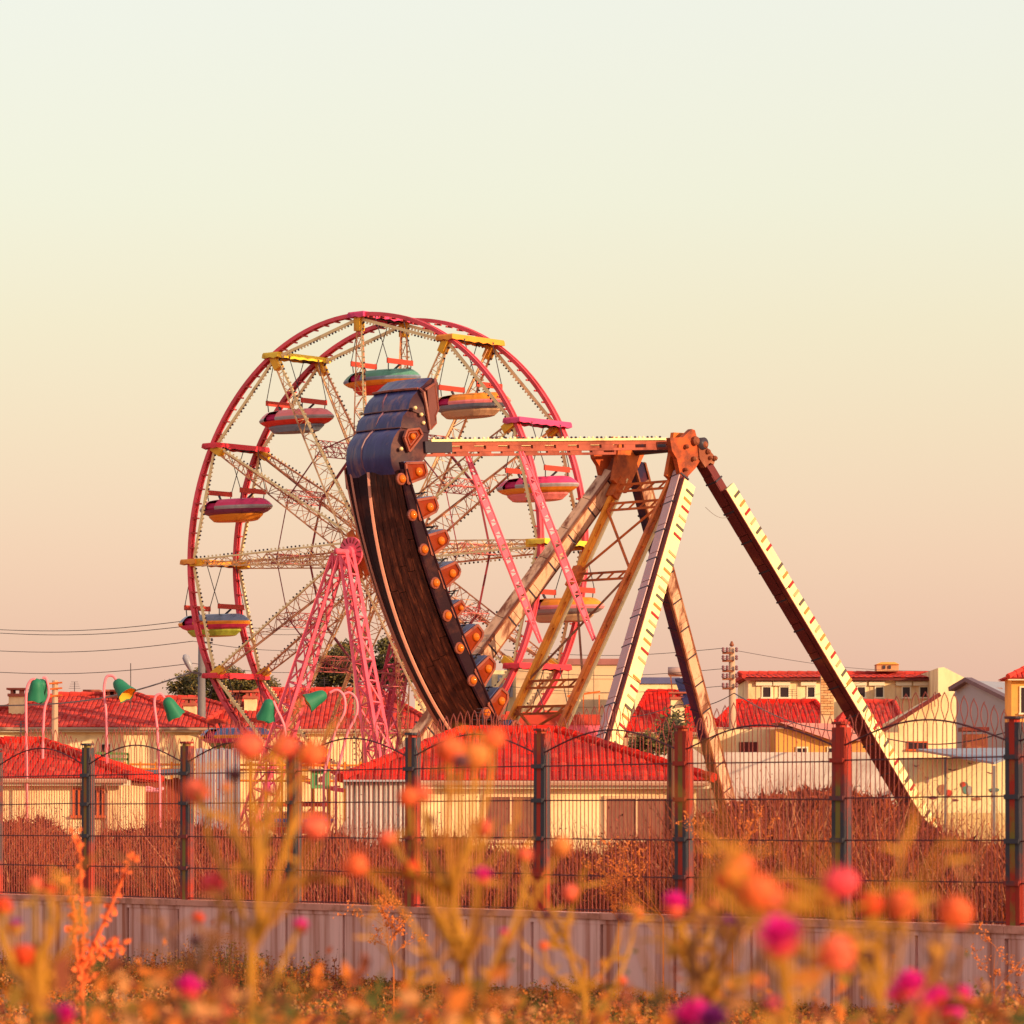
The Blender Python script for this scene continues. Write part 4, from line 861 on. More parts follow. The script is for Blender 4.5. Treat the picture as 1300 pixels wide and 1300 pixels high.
for i, (y0, y1_) in enumerate(((823, 825), (849, 850), (871, 871))):
    cable(('highest', 'middle', 'lowest')[i]+' of the three thin wires running left from the concrete pole', [(917, y0, 150), (640, y1_, 158)], 150)
cable('thin wire falling to the right from the top of the concrete pole', [(935, 826, 150), (1200, 852, 178)], 150)
cable('slack dark cable running from the pole down past the right light box leg', [(932, 880, 149.5), (1100, 932, 120), (1290, 926, 118)], 150, .022, 3)
cable('slack dark cable running left from the pole to the dark ship leg', [(932, 880, 149.5), (862, 894, 150), (752, 908, 150)], 150, .022, 2)
t = thing('utility_pole', 'reddish utility pole with short arms above the left red roof', 'utility pole', (X(70, 142), 142, GZ))
MB().tube([(X(68, 142), 142, GZ), P(70, 864, 142)], [.16, .10], 8).build('pole', conp, t)
for y_ in (868, 875, 884): MB().bar(P(61, y_, 141.9), P(79, y_-1.5, 141.9), .06).build('cross_arm', rustor, t)
t = thing('street_light_pole', 'grey street light pole with an upturned lamp head behind the wheel rim', 'street light', (X(256, 150), 150, GZ))
MB().tube([(X(256, 150), 150, GZ), P(256, 800, 150)], [.2, .12], 10).build('pole', gsteel, t, True)
MB().bar(P(256, 815, 149.9), P(270, 816, 149.9), .05).build('bracket', steel, t); MB().rev(P(269, 814, 149.9), UP, [(.04, 0), (.05, .06), (.02, .12)], 7).build('insulator', steel, t)
MB().bar(P(256, 856, 149.8), P(245, 853, 149.8), .09).build('lamp_arm', steel, t)
hd = MB(); a, b = P(244, 853, 149.7), P(234, 831, 149.7); hd.tube([a, a+(b-a)*.15, a+(b-a)*.5, a+(b-a)*.85, b], [.04, .09, .13, .13, .05], 10); hd.build('lamp_head', mat('lamp_grey', (.30, .30, .36), .3), t, True)
for i, (a, b) in enumerate(((798, 787), (802, 794), (825, 814), (852, 842))):
    cable(['topmost', 'second', 'third', 'lowest'][i]+' of four faint wires crossing the sky at the left edge', [(-30, a, 170), (245, b, 160), (430, b+8, 185)], 150, .016)
cable('thick dark service cable rising from the left edge to the street light pole', [(-10, 896, 126), (245, 853, 149.8)], 126, .03, 3)
t = MB().tube([P(166, 900, 150), P(166, 842, 150)], .018, 5); tag(t.build('antenna', steel, org=P(166, 900, 150)), 'thin vertical antenna mast above the left red roof', 'antenna')
t = thing('brick_pillar', 'square tan brick pillar crossed by the right light box leg', 'pillar', (X(1050, 152), 152, GZ))
bm = [mat('pillar_brick', (.56, .27, .12), .9, .2, 5), mat('pillar_brick_pale', (.64, .36, .18), .9, .2, 5)]
MB().box(X(1042.4, 152.1), X(1058.6, 152.1), 152.06, 152.5, GZ, Z(850, 152)).build('core', tanwall, t)
for r_ in range(17):
    xs_ = [1042, 1050.2, 1059] if r_ % 2 else [1042, 1046, 1054.5, 1059]
    for a, b in zip(xs_[:-1], xs_[1:]): MB().box(X(a+.25, 152), X(b-.25, 152), 152-rnd.uniform(0, .012), 152.055, Z(907-r_*3.4-.3, 152), Z(907-r_*3.4-3.1, 152)).build('brick', rnd.choice(bm), t)
pl_ = mat('pink_lamp_pole', (.86, .22, .28), .4, .1); gb = mat('bell_green', (.02, .17, .095), .55, .15, 3); ob_ = mat('bell_orange', (.88, .38, .03), .5, .15)
def bell(label, pts, tip, ax, Y, poles=1, flip=False):
    base = P(*pts[0], Y); base.z = GZ
    t = thing('bell_lamp', label, 'bell lamp', base, 'flower bell lamps on pink hooked poles')
    cr = [P(x_, y_, Y) for x_, y_ in pts]; out_ = [base]
    for i in range(len(cr)-1):
        p0, p1, p2, p3 = cr[max(i-1, 0)], cr[i], cr[i+1], cr[min(i+2, len(cr)-1)]
        for q in range(5):
            f_ = q/5; out_.append(.5*((2*p1)+(p2-p0)*f_+(2*p0-5*p1+4*p2-p3)*f_*f_+(3*p1-p0-3*p2+p3)*f_**3))
    out_.append(cr[-1]); MB().tube(out_, .032, 7).build('pole', pl_, t, True)
    c = P(*tip, Y); d = V(ax).normalized(); s_ = Y/F
    pr = [(2.2, 0), (5.6, 2), (7.6, 6), (8.8, 12), (9.8, 18), (11.8, 24), (12.4, 27)]
    nn = 16; vs = []; x = d.orthogonal().normalized(); y = d.cross(x)
    for r_, h_ in pr:
        for k in range(nn):
            wav = 1+(.10*math.cos(5*2*math.pi*k/nn))*(h_/27)**2; vs.append(c+d*(h_*s_+(.8*s_*math.cos(5*2*math.pi*k/nn)*(h_/27)**3))+(x*math.cos(2*math.pi*k/nn)+y*math.sin(2*math.pi*k/nn))*r_*s_*wav)
    fs = [(i*nn+k, i*nn+(k+1) % nn, (i+1)*nn+(k+1) % nn, (i+1)*nn+k) for i in range(len(pr)-1) for k in range(nn)]
    o = MB().add(vs, fs+[tuple(range(nn))[::-1]]).build('bell', gb, t, True)
    vi = [c+d*.3*s_+(v_-c)*.94 for v_ in vs]; MB().add(vi, [f_[::-1] for f_ in fs]).build('bell_lining', ob_, o, True)
    MB().ball(c+d*12*s_, 3*s_, 8, 6).build('light_bulb', mat('frosted_bulb', (.8, .6, .3), .3), o, True)
    if poles == 2: MB().tube([p_+V((.26, .3, -.05)) for p_ in out_], .032, 7).build('pole', pl_, t, True)
    return t
bell('green bell lamp facing away on the first hooked pole from the left edge', [(34, 975), (33, 900), (34, 875), (39, 864), (45, 862)], (47, 862), (-.12, .35, -1), 95)
bell('green bell with orange lining tipped left on the second hooked pole from the left edge', [(54, 975), (56, 905), (62, 882), (59, 862), (54, 861)], (54, 864), (-.35, .75, -.9), 97)
bell('bell lamp showing its orange inside on the tall hooked pole above the left red roof', [(136, 975), (135, 910), (132, 878), (135, 860), (143, 858), (148, 864)], (147, 864), (.62, -.45, -.75), 96)
bell('green bell lamp hanging beside the small cream chimney right of the left roof', [(203, 1000), (200, 930), (196, 890), (203, 881), (209, 886)], (211, 886), (.40, .25, -.8), 95)
bell('green bell lamp hanging under the lowest visible wheel canopy left of the pink legs', [(366, 990), (362, 930), (357, 912), (353, 904), (347, 890)], (343, 888), (-.25, .3, -.9), 94)
bell('green bell lamp on a double pink pole right of the pink wheel legs', [(411, 985), (425, 930), (437, 905), (437, 885), (428, 876), (418, 880)], (414, 880), (-.9, -.15, -.52), 92, 2)

# ------------------------------------------------------------------ trees
lg_ = [mat('leaf_olive', (.16, .135, .04), .7, .3, 2, trans=.25), mat('leaf_ochre', (.30, .19, .06), .7, .3, 2, trans=.25), mat('leaf_dark', (.06, .05, .03), .8, .3, 2)]
def tree(label, blobs, Y, base, nleaf, mats, sz=.13):
    t = thing('broadleaf_tree', label, 'tree', (X(base[0], Y), Y, GZ)); b0 = V((X(base[0], Y), Y, GZ)); top = P(base[0], base[1], Y)
    mb = MB(); mb.tube([b0, (b0+top)/2+V((.2, 0, 0)), top], [.28, .2, .08], 8)
    cs = [(P(x_, y_, Y+rnd.uniform(-1, 1.5)), r_*Y/F) for x_, y_, r_ in blobs]
    for c, r_ in cs: mb.tube([b0+(top-b0)*.45, (b0+(top-b0)*.7+c)/2, c], [.12, .07, .02], 5)
    mb.build('trunk', mat('bark', (.12, .06, .04), .9, .3, 4), t)
    mb = MB(); tot = sum(r_**2 for c, r_ in cs)
    for c, r_ in cs:
        n_ = int(nleaf*r_*r_/tot); tw = []
        for q in range(max(6, n_//28)):
            v = V((rnd.gauss(0, 1), rnd.gauss(0, 1), rnd.gauss(0, 1))).normalized()*r_*rnd.uniform(.35, 1.12)**.6; v.z *= .85; tw.append(c+v)
        for q in range(n_):
            p_ = rnd.choice(tw)+V((rnd.gauss(0, .17), rnd.gauss(0, .17), rnd.gauss(0, .13)))*max(.7, r_*.8); s_ = sz*rnd.uniform(.5, 1.3)
            a_ = V((rnd.gauss(0, 1), rnd.gauss(0, 1), rnd.gauss(0, .6))).normalized(); b_ = a_.orthogonal().normalized(); mb.mi = rnd.choice([0, 0, 1, 2])
            mb.add([p_, p_+a_*s_*.6+b_*s_*.3, p_+a_*s_*1.2, p_+a_*s_*.6-b_*s_*.3], [(0, 1, 2, 3)])
    mb.build('crown', mats, t)
tree('wide olive tree behind the chimneys and the low wheel canopy', [(232, 872, 16), (248, 862, 13), (262, 880, 20), (290, 866, 20), (300, 885, 22), (325, 872, 18), (338, 888, 16), (270, 855, 10), (235, 890, 14), (345, 870, 8)], 185, (290, 880), 16000, lg_)
tree('dark green tree behind the wheel hub legs', [(425, 838, 16), (440, 825, 12), (418, 855, 14), (440, 855, 18), (412, 870, 10), (455, 845, 12)], 180, (432, 860), 10000, [lg_[2], lg_[1], lg_[0]])
tree('dark tree between the pink legs and the ship keel', [(492, 822, 11), (505, 838, 13), (482, 845, 11), (500, 860, 14), (515, 855, 12), (475, 862, 10)], 178, (498, 860), 9000, [lg_[0], lg_[2], lg_[2]])
tree('low bush in front of the small orange hut', [(822, 940, 8), (838, 946, 8), (812, 948, 6)], 126, (825, 945), 2500, [lg_[0], lg_[1], lg_[2]], .1)
tree('scrawny dark shrub beside the post left of the dark ship leg', [(852, 925, 7), (858, 912, 5), (850, 938, 6)], 70, (854, 930), 900, [lg_[2], lg_[2], lg_[0]], .07)

# ------------------------------------------------------------------ dry brush behind the fence
bmat = [mat('brush_brown', (.24, .052, .032), .9, .35, 2, spec=.1), mat('brush_dark', (.065, .016, .018), .9, .35, 2, spec=.1), mat('brush_orange', (.36, .075, .022), .9, .3, 2, spec=.1), mat('brush_straw', (.40, .17, .09), .9, .3, 2, spec=.1)]
TOP = [(-300, 1025), (-60, 1022), (60, 1012), (95, 1040), (150, 1028), (235, 1022), (330, 1035), (430, 1032), (470, 1048), (560, 1035), (640, 1056), (700, 1050), (760, 1058), (800, 1044), (860, 1040), (885, 1010), (940, 990), (1000, 978), (1060, 975), (1120, 985), (1165, 1008), (1200, 1035), (1260, 1048), (1360, 1040), (1640, 1030)]
def topy(x):
    for (a, b), (c, d) in zip(TOP[:-1], TOP[1:]):
        if a <= x <= c: return b+(d-b)*(x-a)/(c-a)
    return 1040
def blade(mb, p_, h_, lean, w_):
    q = p_+V((lean.x*h_*.35, lean.y*h_*.35, h_*.6)); r_ = p_+V((lean.x*h_, lean.y*h_, h_)); a_ = rnd.uniform(0, math.pi); s_ = V((math.cos(a_), math.sin(a_), 0))*w_
    mb.add([p_-s_, p_+s_, q+s_*.7, q-s_*.7, r_], [(0, 1, 2, 3), (3, 2, 4)])
mb = MB()
for c_ in range(5200):
    px = rnd.uniform(-260, 1620); k = (px-110)/1180; Yf = 51.5-14.6*k; Y = Yf+rnd.uniform(3, 26)
    p0 = V((X(px, Y), Y, GZ)); ty = topy(px)+9*math.sin(px*.11+Y)+7*math.sin(px*.043+Y*.7)-42+130*rnd.random()**.62; H_ = Z(ty, Y)-GZ
    if H_ < .3: continue
    dk = rnd.random()
    for b_ in range(18):
        mb.mi = rnd.choices([0, 1, 2, 3], [5, 5, 2, 1.2])[0] if dk < .7 else rnd.choices([0, 1, 2, 3], [4, 1, 4, 2])[0]
        p_ = p0+V((rnd.gauss(0, .22), rnd.gauss(0, .22), 0)); h_ = H_*rnd.uniform(.45, 1.0); ln_ = V((rnd.gauss(0, .26), rnd.gauss(0, .26), 0))
        blade(mb, p_, h_, ln_, rnd.uniform(.005, .012))
        if b_ % 2:
            for l_ in range(6):
                f_ = rnd.uniform(.35, 1); q = p_+V((ln_.x*h_*f_*f_, ln_.y*h_*f_*f_, h_*f_))+V((rnd.gauss(0, .03), rnd.gauss(0, .03), 0)); a_ = V((rnd.gauss(0, 1), rnd.gauss(0, 1), rnd.gauss(.3, .6)))*.024; b2 = V((-a_.y, a_.x, a_.z*.4))*.3
                mb.add([q, q+a_*.6+b2, q+a_*1.3, q+a_*.6-b2], [(0, 1, 2, 3)])
tag(mb.build('dry_brush', bmat), 'tall dry brown weeds and brush growing behind the wire fence', 'brush', kind='stuff')
# deep shade thicket: twiggy mass that closes the base of the brush
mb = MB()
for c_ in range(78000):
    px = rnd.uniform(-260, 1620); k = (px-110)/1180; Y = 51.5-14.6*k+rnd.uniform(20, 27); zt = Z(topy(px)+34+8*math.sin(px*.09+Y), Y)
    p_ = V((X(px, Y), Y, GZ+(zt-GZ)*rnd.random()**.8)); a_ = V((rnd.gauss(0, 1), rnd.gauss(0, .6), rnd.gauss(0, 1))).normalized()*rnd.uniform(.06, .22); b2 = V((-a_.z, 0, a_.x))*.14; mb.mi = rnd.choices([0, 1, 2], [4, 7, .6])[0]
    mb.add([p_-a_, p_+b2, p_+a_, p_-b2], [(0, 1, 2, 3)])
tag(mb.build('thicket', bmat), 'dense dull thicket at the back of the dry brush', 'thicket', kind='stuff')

# ------------------------------------------------------------------ twiggy dry plants near the fence
def twigs(mb, p_, d, ln, r_, depth, spread, leaf=0):
    pts = [p_]; dd = d.copy()
    for i in range(4):
        dd = (dd+V((rnd.gauss(0, .12), rnd.gauss(0, .12), rnd.gauss(.02, .08)))).normalized(); pts.append(pts[-1]+dd*ln/4)
    mb.tube(pts, [r_*(1-.18*i) for i in range(5)], 4, cap=False)
    if depth > 0:
        for i in range(rnd.randint(3, 5)):
            q = pts[rnd.randint(1, 4)]; nd = (dd+V((rnd.gauss(0, spread), rnd.gauss(0, spread), rnd.gauss(0, spread*.6)))).normalized(); twigs(mb, q, nd, ln*rnd.uniform(.4, .65), r_*.55, depth-1, spread, leaf)
    elif leaf:
        for i in range(3):
            q = pts[rnd.randint(1, 4)]; a_ = V((rnd.gauss(0, 1), rnd.gauss(0, 1), rnd.gauss(0, 1))).normalized()*leaf; b2 = a_.orthogonal()*.4; mb.add([q, q+a_*.5+b2, q+a_, q+a_*.5-b2], [(0, 1, 2, 3)])
otw = mat('orange_twig', (.62, .17, .04), .8, .25, 3, trans=.2)
for lb, bx, by, Y, dx, ln, n_ in (('spray of orange dry twigs in front of the dark red fence middle', 842, 1165, 39, -.55, .55, 3), ('orange dry weed tufts left of the large orange flower cluster', 930, 1120, 38, -.25, .5, 3), ('thin orange weed growing on the wall right of the tall stem cluster', 785, 1170, 41, .1, .35, 3),
                                  ('wispy straw weed leaning on the wall at the far right', 1262, 1260, 33, .15, .4, 2), ('pale dry twigs against the wall below the dark post', 500, 1230, 36, -.2, .4, 3)):
    p_ = P(bx, by, Y); t = thing('dry_weed', lb, 'weed', (p_.x, p_.y, GZ)); mb = MB(); mb.tube([(p_.x, p_.y, GZ), p_], .008, 4)
    for i in range(n_): twigs(mb, p_, V((dx+rnd.gauss(0, .3), rnd.gauss(0, .2), 1)).normalized(), ln, .005, 3, .5, .02)
    mb.build('twigs', otw, t)

# ------------------------------------------------------------------ thistles in the foreground
stemm = mat('thistle_stem', (.47, .21, .022), .7, .2, 20, (.36, .12, .03), .3, trans=.15)
stemd = mat('thistle_stem_dark', (.22, .085, .03), .7, .2, 20, trans=.1)
hm = {'o': mat('bract_orange', (.82, .15, .05), .7, .2, 60, trans=.2), 's': mat('bract_salmon', (.84, .155, .085), .7, .2, 60, trans=.2), 't': mat('bract_tan', (.74, .24, .06), .7, .2, 60, trans=.2),
      'r': mat('bract_red', (.70, .07, .02), .7, .2, 60, trans=.2), 'd': mat('bract_dark', (.11, .035, .045), .8, .2, 60), 'm': mat('bract_rose', (.80, .075, .10), .7, .2, 60, trans=.2)}
tf = {'m': mat('tuft_magenta', (.92, .035, .42), .6, .15, 80, trans=.35), 'p': mat('tuft_purple', (.28, .03, .26), .6, .2, 80, trans=.3), 'o': mat('tuft_straw', (.85, .22, .06), .8, .2, 80, trans=.3), 's': mat('tuft_pinkish', (.86, .16, .12), .8, .2, 80, trans=.3)}
def crom(pts, n_=6):
    o_ = []
    for i in range(len(pts)-1):
        p0, p1, p2, p3 = pts[max(i-1, 0)], pts[i], pts[i+1], pts[min(i+2, len(pts)-1)]
        for q in range(n_):
            f_ = q/n_; o_.append(.5*((2*p1)+(p2-p0)*f_+(2*p0-5*p1+4*p2-p3)*f_*f_+(3*p1-p0-3*p2+p3)*f_**3))
    return o_+[pts[-1]]
def head(t, c, d, D, kind):
    """c: centre, D: diameter in metres, kind: bract letter + tuft letter or '-'"""
    r_ = D*.44; d = d.normalized(); x = d.orthogonal().normalized(); y = d.cross(x); mb = MB()
    tuft = kind[1] != '-'
    h0 = -r_*.95 if not tuft else -r_*1.05
    pr = [(.15, -1), (.62, -.85), (.92, -.45), (1.0, -.05), (.88, .35), (.55, .62), (.2, .72)] if not tuft else [(.15, -1), (.45, -.92), (.62, -.7), (.66, -.45), (.55, -.25), (.42, -.2)]
    nn = 12; sq = rnd.uniform(.8, 1.12); vs = [c+d*r_*h_*sq+(x*math.cos(2*math.pi*k/nn)+y*math.sin(2*math.pi*k/nn))*r_*q*rnd.uniform(.9, 1.08) for q, h_ in pr for k in range(nn)]
    mb.add(vs, [(i*nn+k, i*nn+(k+1) % nn, (i+1)*nn+(k+1) % nn, (i+1)*nn+k) for i in range(len(pr)-1) for k in range(nn)]+[tuple(range(nn))[::-1], tuple((len(pr)-1)*nn+k for k in range(nn))])
    for q in range(90):            # spiny bracts
        a_ = rnd.uniform(0, 2*math.pi); e_ = rnd.uniform(-.95, .6 if not tuft else -.3); rr = math.sqrt(max(0, 1-e_*e_))*(1 if not tuft else .76)
        rd_ = x*math.cos(a_)+y*math.sin(a_); p_ = c+rd_*r_*rr*.96+d*e_*r_; o_ = (rd_*rr+d*(e_*.5+.35)).normalized(); s_ = rd_.cross(d)*r_*.07
        mb.add([p_-s_, p_+s_, p_+o_*r_*rnd.uniform(.2, .62)], [(0, 1, 2)])
    o = mb.build('flower_head', hm[kind[0]], t)
    if tuft:
        mb = MB()
        for q in range(170):
            a_ = rnd.uniform(0, 2*math.pi); e_ = rnd.random()**.6; rd_ = x*math.cos(a_)+y*math.sin(a_); p_ = c-d*r_*.35+rd_*r_*.4*e_
            o_ = (d*(1.25-.75*e_*e_)+rd_*e_*.85); s_ = (rd_.cross(d)+d*rnd.uniform(-.5, .5)).normalized()*r_*.06; q_ = p_+o_*r_*rnd.uniform(.75, 1.0)
            mb.add([p_-s_, p_+s_, q_+s_*1.3, q_-s_*1.3], [(0, 1, 2, 3)])
        mb.build('petal_tuft', tf[kind[1]], o)
    elif kind[0] in 'ost':
        mb = MB()
        for q in range(60):
            a_ = rnd.uniform(0, 2*math.pi); rd_ = x*math.cos(a_)+y*math.sin(a_); p_ = c+d*r_*.55+rd_*r_*.3*rnd.random(); s_ = rd_.cross(d)*r_*.05; q_ = p_+(d+rd_*rnd.uniform(0, .9))*r_*rnd.uniform(.2, .5)
            mb.add([p_-s_, p_+s_, q_], [(0, 1, 2)])
        mb.build('seed_tuft', tf['o' if kind[0] != 's' else 's'], o)
def thistle(label, Y, base, trunk, heads, sm=stemm, thick=.010, leaves=1):
    """trunk: pixel polyline bottom to top; heads: (px, py, diameter px, kind, via (px, py) or None, join index on the trunk, depth offset)"""
    b = P(base[0], base[1], Y); b.z = GZ; t = thing('thistle', label, 'thistle', b)
    tp = crom([b]+[P(x_, y_, Y) for x_, y_ in trunk]); mb = MB(); n_ = len(tp); mb.tube(tp, [thick*(1-.55*i/n_) for i in range(n_)], 7)
    hs = []
    for hx, hy, hd_, kd, via, ji, off in heads:
        Yh = Y+off; c = P(hx, hy, Yh); D = hd_*Yh/F
        if via is not None:
            j = P(*trunk[ji], Y); pts = crom([j]+[P(v_[0], v_[1], Y+off*.6) for v_ in via]+[c]); m_ = len(pts); mb.tube(pts, [thick*.58*(1-.45*i/m_) for i in range(m_)], 6); d = (pts[-1]-pts[-3]).normalized()
            d = (d+V((0, 0, .8))).normalized()
            for q in range(2):
                p_ = pts[rnd.randint(2, m_-2)]; a_ = V((rnd.gauss(0, 1), rnd.gauss(0, .5), rnd.gauss(.2, .5))).normalized()*rnd.uniform(.012, .028); b2 = a_.orthogonal()*.25
                mb.add([p_, p_+a_*.4+b2, p_+a_, p_+a_*.4-b2], [(0, 1, 2, 3)])
        else: d = V((0, 0, 1))
        hs.append((c, d, D, kd))
    for q in range(9):            # thin leafless side shoots and narrow leaves
        i = rnd.randint(int(n_*.35), n_-2); p_ = tp[i]; a_ = V((rnd.choice([-1, 1])*rnd.uniform(.4, 1), rnd.gauss(0, .4), rnd.uniform(.5, 1.3))).normalized(); ln_ = rnd.uniform(.05, .16)
        pts = crom([p_, p_+a_*ln_*.5, p_+a_*ln_+V((0, 0, .03))], 4); mb.tube(pts, [thick*.32*(1-.5*k/len(pts)) for k in range(len(pts))], 5)
        for l_ in range(3):
            p2 = pts[rnd.randint(2, len(pts)-1)]; b_ = V((rnd.gauss(0, 1), rnd.gauss(0, .6), rnd.gauss(.3, .5))).normalized()*rnd.uniform(.02, .055); w_ = b_.orthogonal().normalized()*.004
            mb.add([p2-w_*.5, p2+w_*.5, p2+b_*.5+w_, p2+b_, p2+b_*.5-w_], [(0, 1, 2, 3, 4)])
    mb.build('stem', sm, t)
    for c, d, D, kd in hs: head(t, c, d+V((rnd.gauss(0, .1), rnd.gauss(-.1, .1), 0)), D, kd)
    for q in range(leaves):
        mb = MB(); i = rnd.randint(8, n_-3); p_ = tp[i]; a_ = V((rnd.choice([-1, 1])*rnd.uniform(.5, 1), rnd.gauss(0, .5), rnd.uniform(.1, .7))).normalized(); s_ = a_.cross(V((0, 0, 1))).normalized(); L_ = rnd.uniform(.07, .15); vs = []; m_ = 8
        up_ = s_.cross(a_); pts = []
        for k in range(m_+1):
            f_ = k/m_; wdt = .022*math.sin(math.pi*min(1, f_*.9+.1))*(1.5 if k % 2 else .5); cn = p_+a_*L_*f_+up_*(-.05*f_*f_); pts.append((cn-s_*wdt+up_*.008, cn, cn+s_*wdt+up_*.008))
        for tr in pts: vs += list(tr)
        mb.add(vs, [(3*k+e, 3*k+e+1, 3*k+e+4, 3*k+e+3) for k in range(m_) for e in (0, 1)]); mb.build('leaf', sm, t)
thistle('tall blurred thistle with salmon heads rising over the fence left of centre', 5.5, (318, 1340), [(318, 1320), (325, 1200), (328, 1120), (322, 1040), (316, 962)],
        [(315, 945, 44, 's-', None, 0, 0), (360, 946, 40, 's-', [(352, 1010)], 2, .1), (394, 956, 44, 'o-', [(372, 1040)], 1, .0), (249, 1003, 36, 's-', [(268, 1070), (262, 1030)], 1, .2), (400, 1048, 38, 's-', [(372, 1110)], 1, -.1),
         (270, 1120, 36, 'm-', [(285, 1160)], 1, .1), (382, 1175, 24, 'sm', [(362, 1215)], 0, .3), (341, 1003, 18, 'rm', [(336, 1040)], 2, .3), (298, 983, 24, 'd-', [(302, 1060)], 2, .1), (287, 999, 16, 't-', [(296, 1060)], 2, .2)], thick=.0078)
thistle('large branching orange thistle in the bottom middle', 5.6, (592, 1340), [(592, 1320), (588, 1230), (575, 1140), (568, 1060), (571, 968)],
        [(572, 950, 46, 'o-', None, 0, 0), (603, 958, 44, 't-', [(596, 1050)], 2, .1), (626, 936, 34, 'o-', [(618, 1010)], 2, .2), (585, 965, 22, 'd-', [(584, 1040)], 2, -.1), (452, 1097, 34, 'o-', [(482, 1125), (530, 1185)][::-1], 0, -.1), (492, 1065, 26, 's-', [(535, 1130)], 1, .4), (518, 1010, 30, 'o-', [(535, 1100)], 1, .0),
         (536, 1008, 26, 's-', [(545, 1070)], 2, .2), (612, 1050, 30, 's-', [(605, 1130)], 1, .1), (613, 1110, 24, 'sm', [(608, 1170)], 1, -.3), (666, 1085, 22, 's-', [(660, 1150)], 0, .2), (713, 1073, 30, 't-', [(668, 1160), (630, 1230)][::-1], 0, .0), (640, 1185, 14, 'rm', [(628, 1220)], 0, .3), (545, 1040, 18, 'd-', [(552, 1100)], 1, .2), (522, 1100, 22, 'r-', [(545, 1150)], 1, .3)], thick=.0078)
thistle('thin thistle with a dull head and small orange buds right of the middle', 7.0, (740, 1340), [(742, 1320), (738, 1260), (720, 1200), (725, 1150)],
        [(725, 1132, 26, 's-', None, 0, 0), (690, 1200, 16, 'o-', [(700, 1235)], 1, 0), (790, 1244, 14, 'o-', [(775, 1275)], 0, 0), (694, 1160, 15, 'd-', [(706, 1200)], 2, 0), (790, 1165, 20, 'd-', [(775, 1220)], 1, .2), (810, 1157, 20, 's-', [(790, 1230)], 0, .2)], sm=stemm, thick=.007)
thistle('thistle with a bright magenta flower in front of the dark post right of centre', 5.4, (900, 1340), [(905, 1330), (900, 1270), (880, 1210), (862, 1170)],
        [(857, 1146, 40, 'sm', None, 0, 0), (925, 1178, 38, 'dp', [(918, 1230)], 1, -.1), (884, 1160, 26, 'd-', [(884, 1200)], 2, .1), (906, 1150, 26, 't-', [(898, 1200)], 2, .3), (938, 1097, 44, 'o-', [(935, 1180)], 1, -.5), (862, 1200, 18, 'r-', [(868, 1225)], 1, .3)], thick=.0078)
thistle('very close blurred thistle with a heavy orange and magenta cluster', 3.6, (1000, 1340), [(1000, 1330), (995, 1270), (985, 1220), (975, 1180)],
        [(960, 1128, 60, 'o-', None, 0, 0), (985, 1150, 62, 's-', [(985, 1190)], 2, .2), (990, 1186, 60, 'mm', [(992, 1220)], 1, -.1), (925, 1110, 44, 'o-', [(950, 1160)], 2, .1), (1062, 1208, 56, 's-', [(1030, 1260)], 1, .1), (960, 1245, 22, 'o-', [(975, 1280)], 0, .2), (980, 1275, 24, 'sm', [(988, 1300)], 0, .1)], thick=.005, leaves=0)
thistle('close thistle with a row of red and orange seed heads at the right', 4.3, (1120, 1340), [(1118, 1330), (1110, 1270), (1090, 1210), (1072, 1150)],
        [(1066, 1118, 56, 'm-', None, 0, 0), (1050, 1137, 34, 't-', [(1062, 1180)], 2, .1), (1104, 1146, 38, 'r-', [(1100, 1190)], 2, .1), (1146, 1147, 46, 'o-', [(1140, 1220)], 1, .0), (1213, 1156, 52, 'o-', [(1190, 1225), (1150, 1290)][::-1], 0, .1), (1108, 1215, 28, 'd-', [(1112, 1250)], 1, .4)], thick=.0052, leaves=0)
thistle('low thistle with magenta flowers in the bottom right corner', 4.8, (1190, 1340), [(1186, 1330), (1182, 1300), (1172, 1275)],
        [(1156, 1249, 50, 'mm', None, 0, 0), (1190, 1262, 38, 'rm', [(1186, 1285)], 1, 0), (1203, 1288, 46, 'rm', [(1198, 1300)], 0, .1), (1138, 1262, 30, 'mm', [(1160, 1290)], 1, .1), (1172, 1272, 36, 'mm', [(1176, 1292)], 1, -.1), (1222, 1262, 30, 'rm', [(1200, 1296)], 0, .2)], sm=stemd, thick=.0078)
thistle('short purple and magenta thistle at the bottom edge below the wall', 4.4, (880, 1350), [(880, 1340), (878, 1315)], [(882, 1290, 66, 'pm' if False else 'dm', None, 0, 0), (905, 1294, 44, 'dp', [(900, 1315)], 0, -.05)], sm=stemd, thick=.010, leaves=0)
thistle('single round magenta thistle flower low at the left', 5.2, (240, 1350), [(241, 1340), (240, 1290), (240, 1270)], [(241, 1252, 46, 'mm', None, 0, 0), (250, 1195, 18, 'd-', [(252, 1250)], 1, 1), (252, 1165, 18, 'r-', [(256, 1230)], 1, 1.2), (285, 1287, 26, 's-', [(270, 1310)], 0, .1)], sm=stemd, thick=.007)
thistle('red and salmon thistle heads clustered in the bottom left corner', 5.0, (50, 1350), [(52, 1340), (45, 1290), (38, 1255), (32, 1225)],
        [(30, 1210, 34, 'r-', None, 0, 0), (42, 1238, 38, 's-', [(46, 1265)], 1, .1), (62, 1130, 20, 'r-', [(58, 1230)], 1, 1.0), (44, 1122, 20, 's-', [(45, 1220)], 1, 1.2), (17, 1176, 26, 'rp', [(26, 1240)], 2, .6), (2, 1150, 30, 'r-', [(14, 1230)], 2, .4), (80, 1288, 36, 'mm', [(72, 1315)], 0, -.1)], sm=stemm, thick=.010)
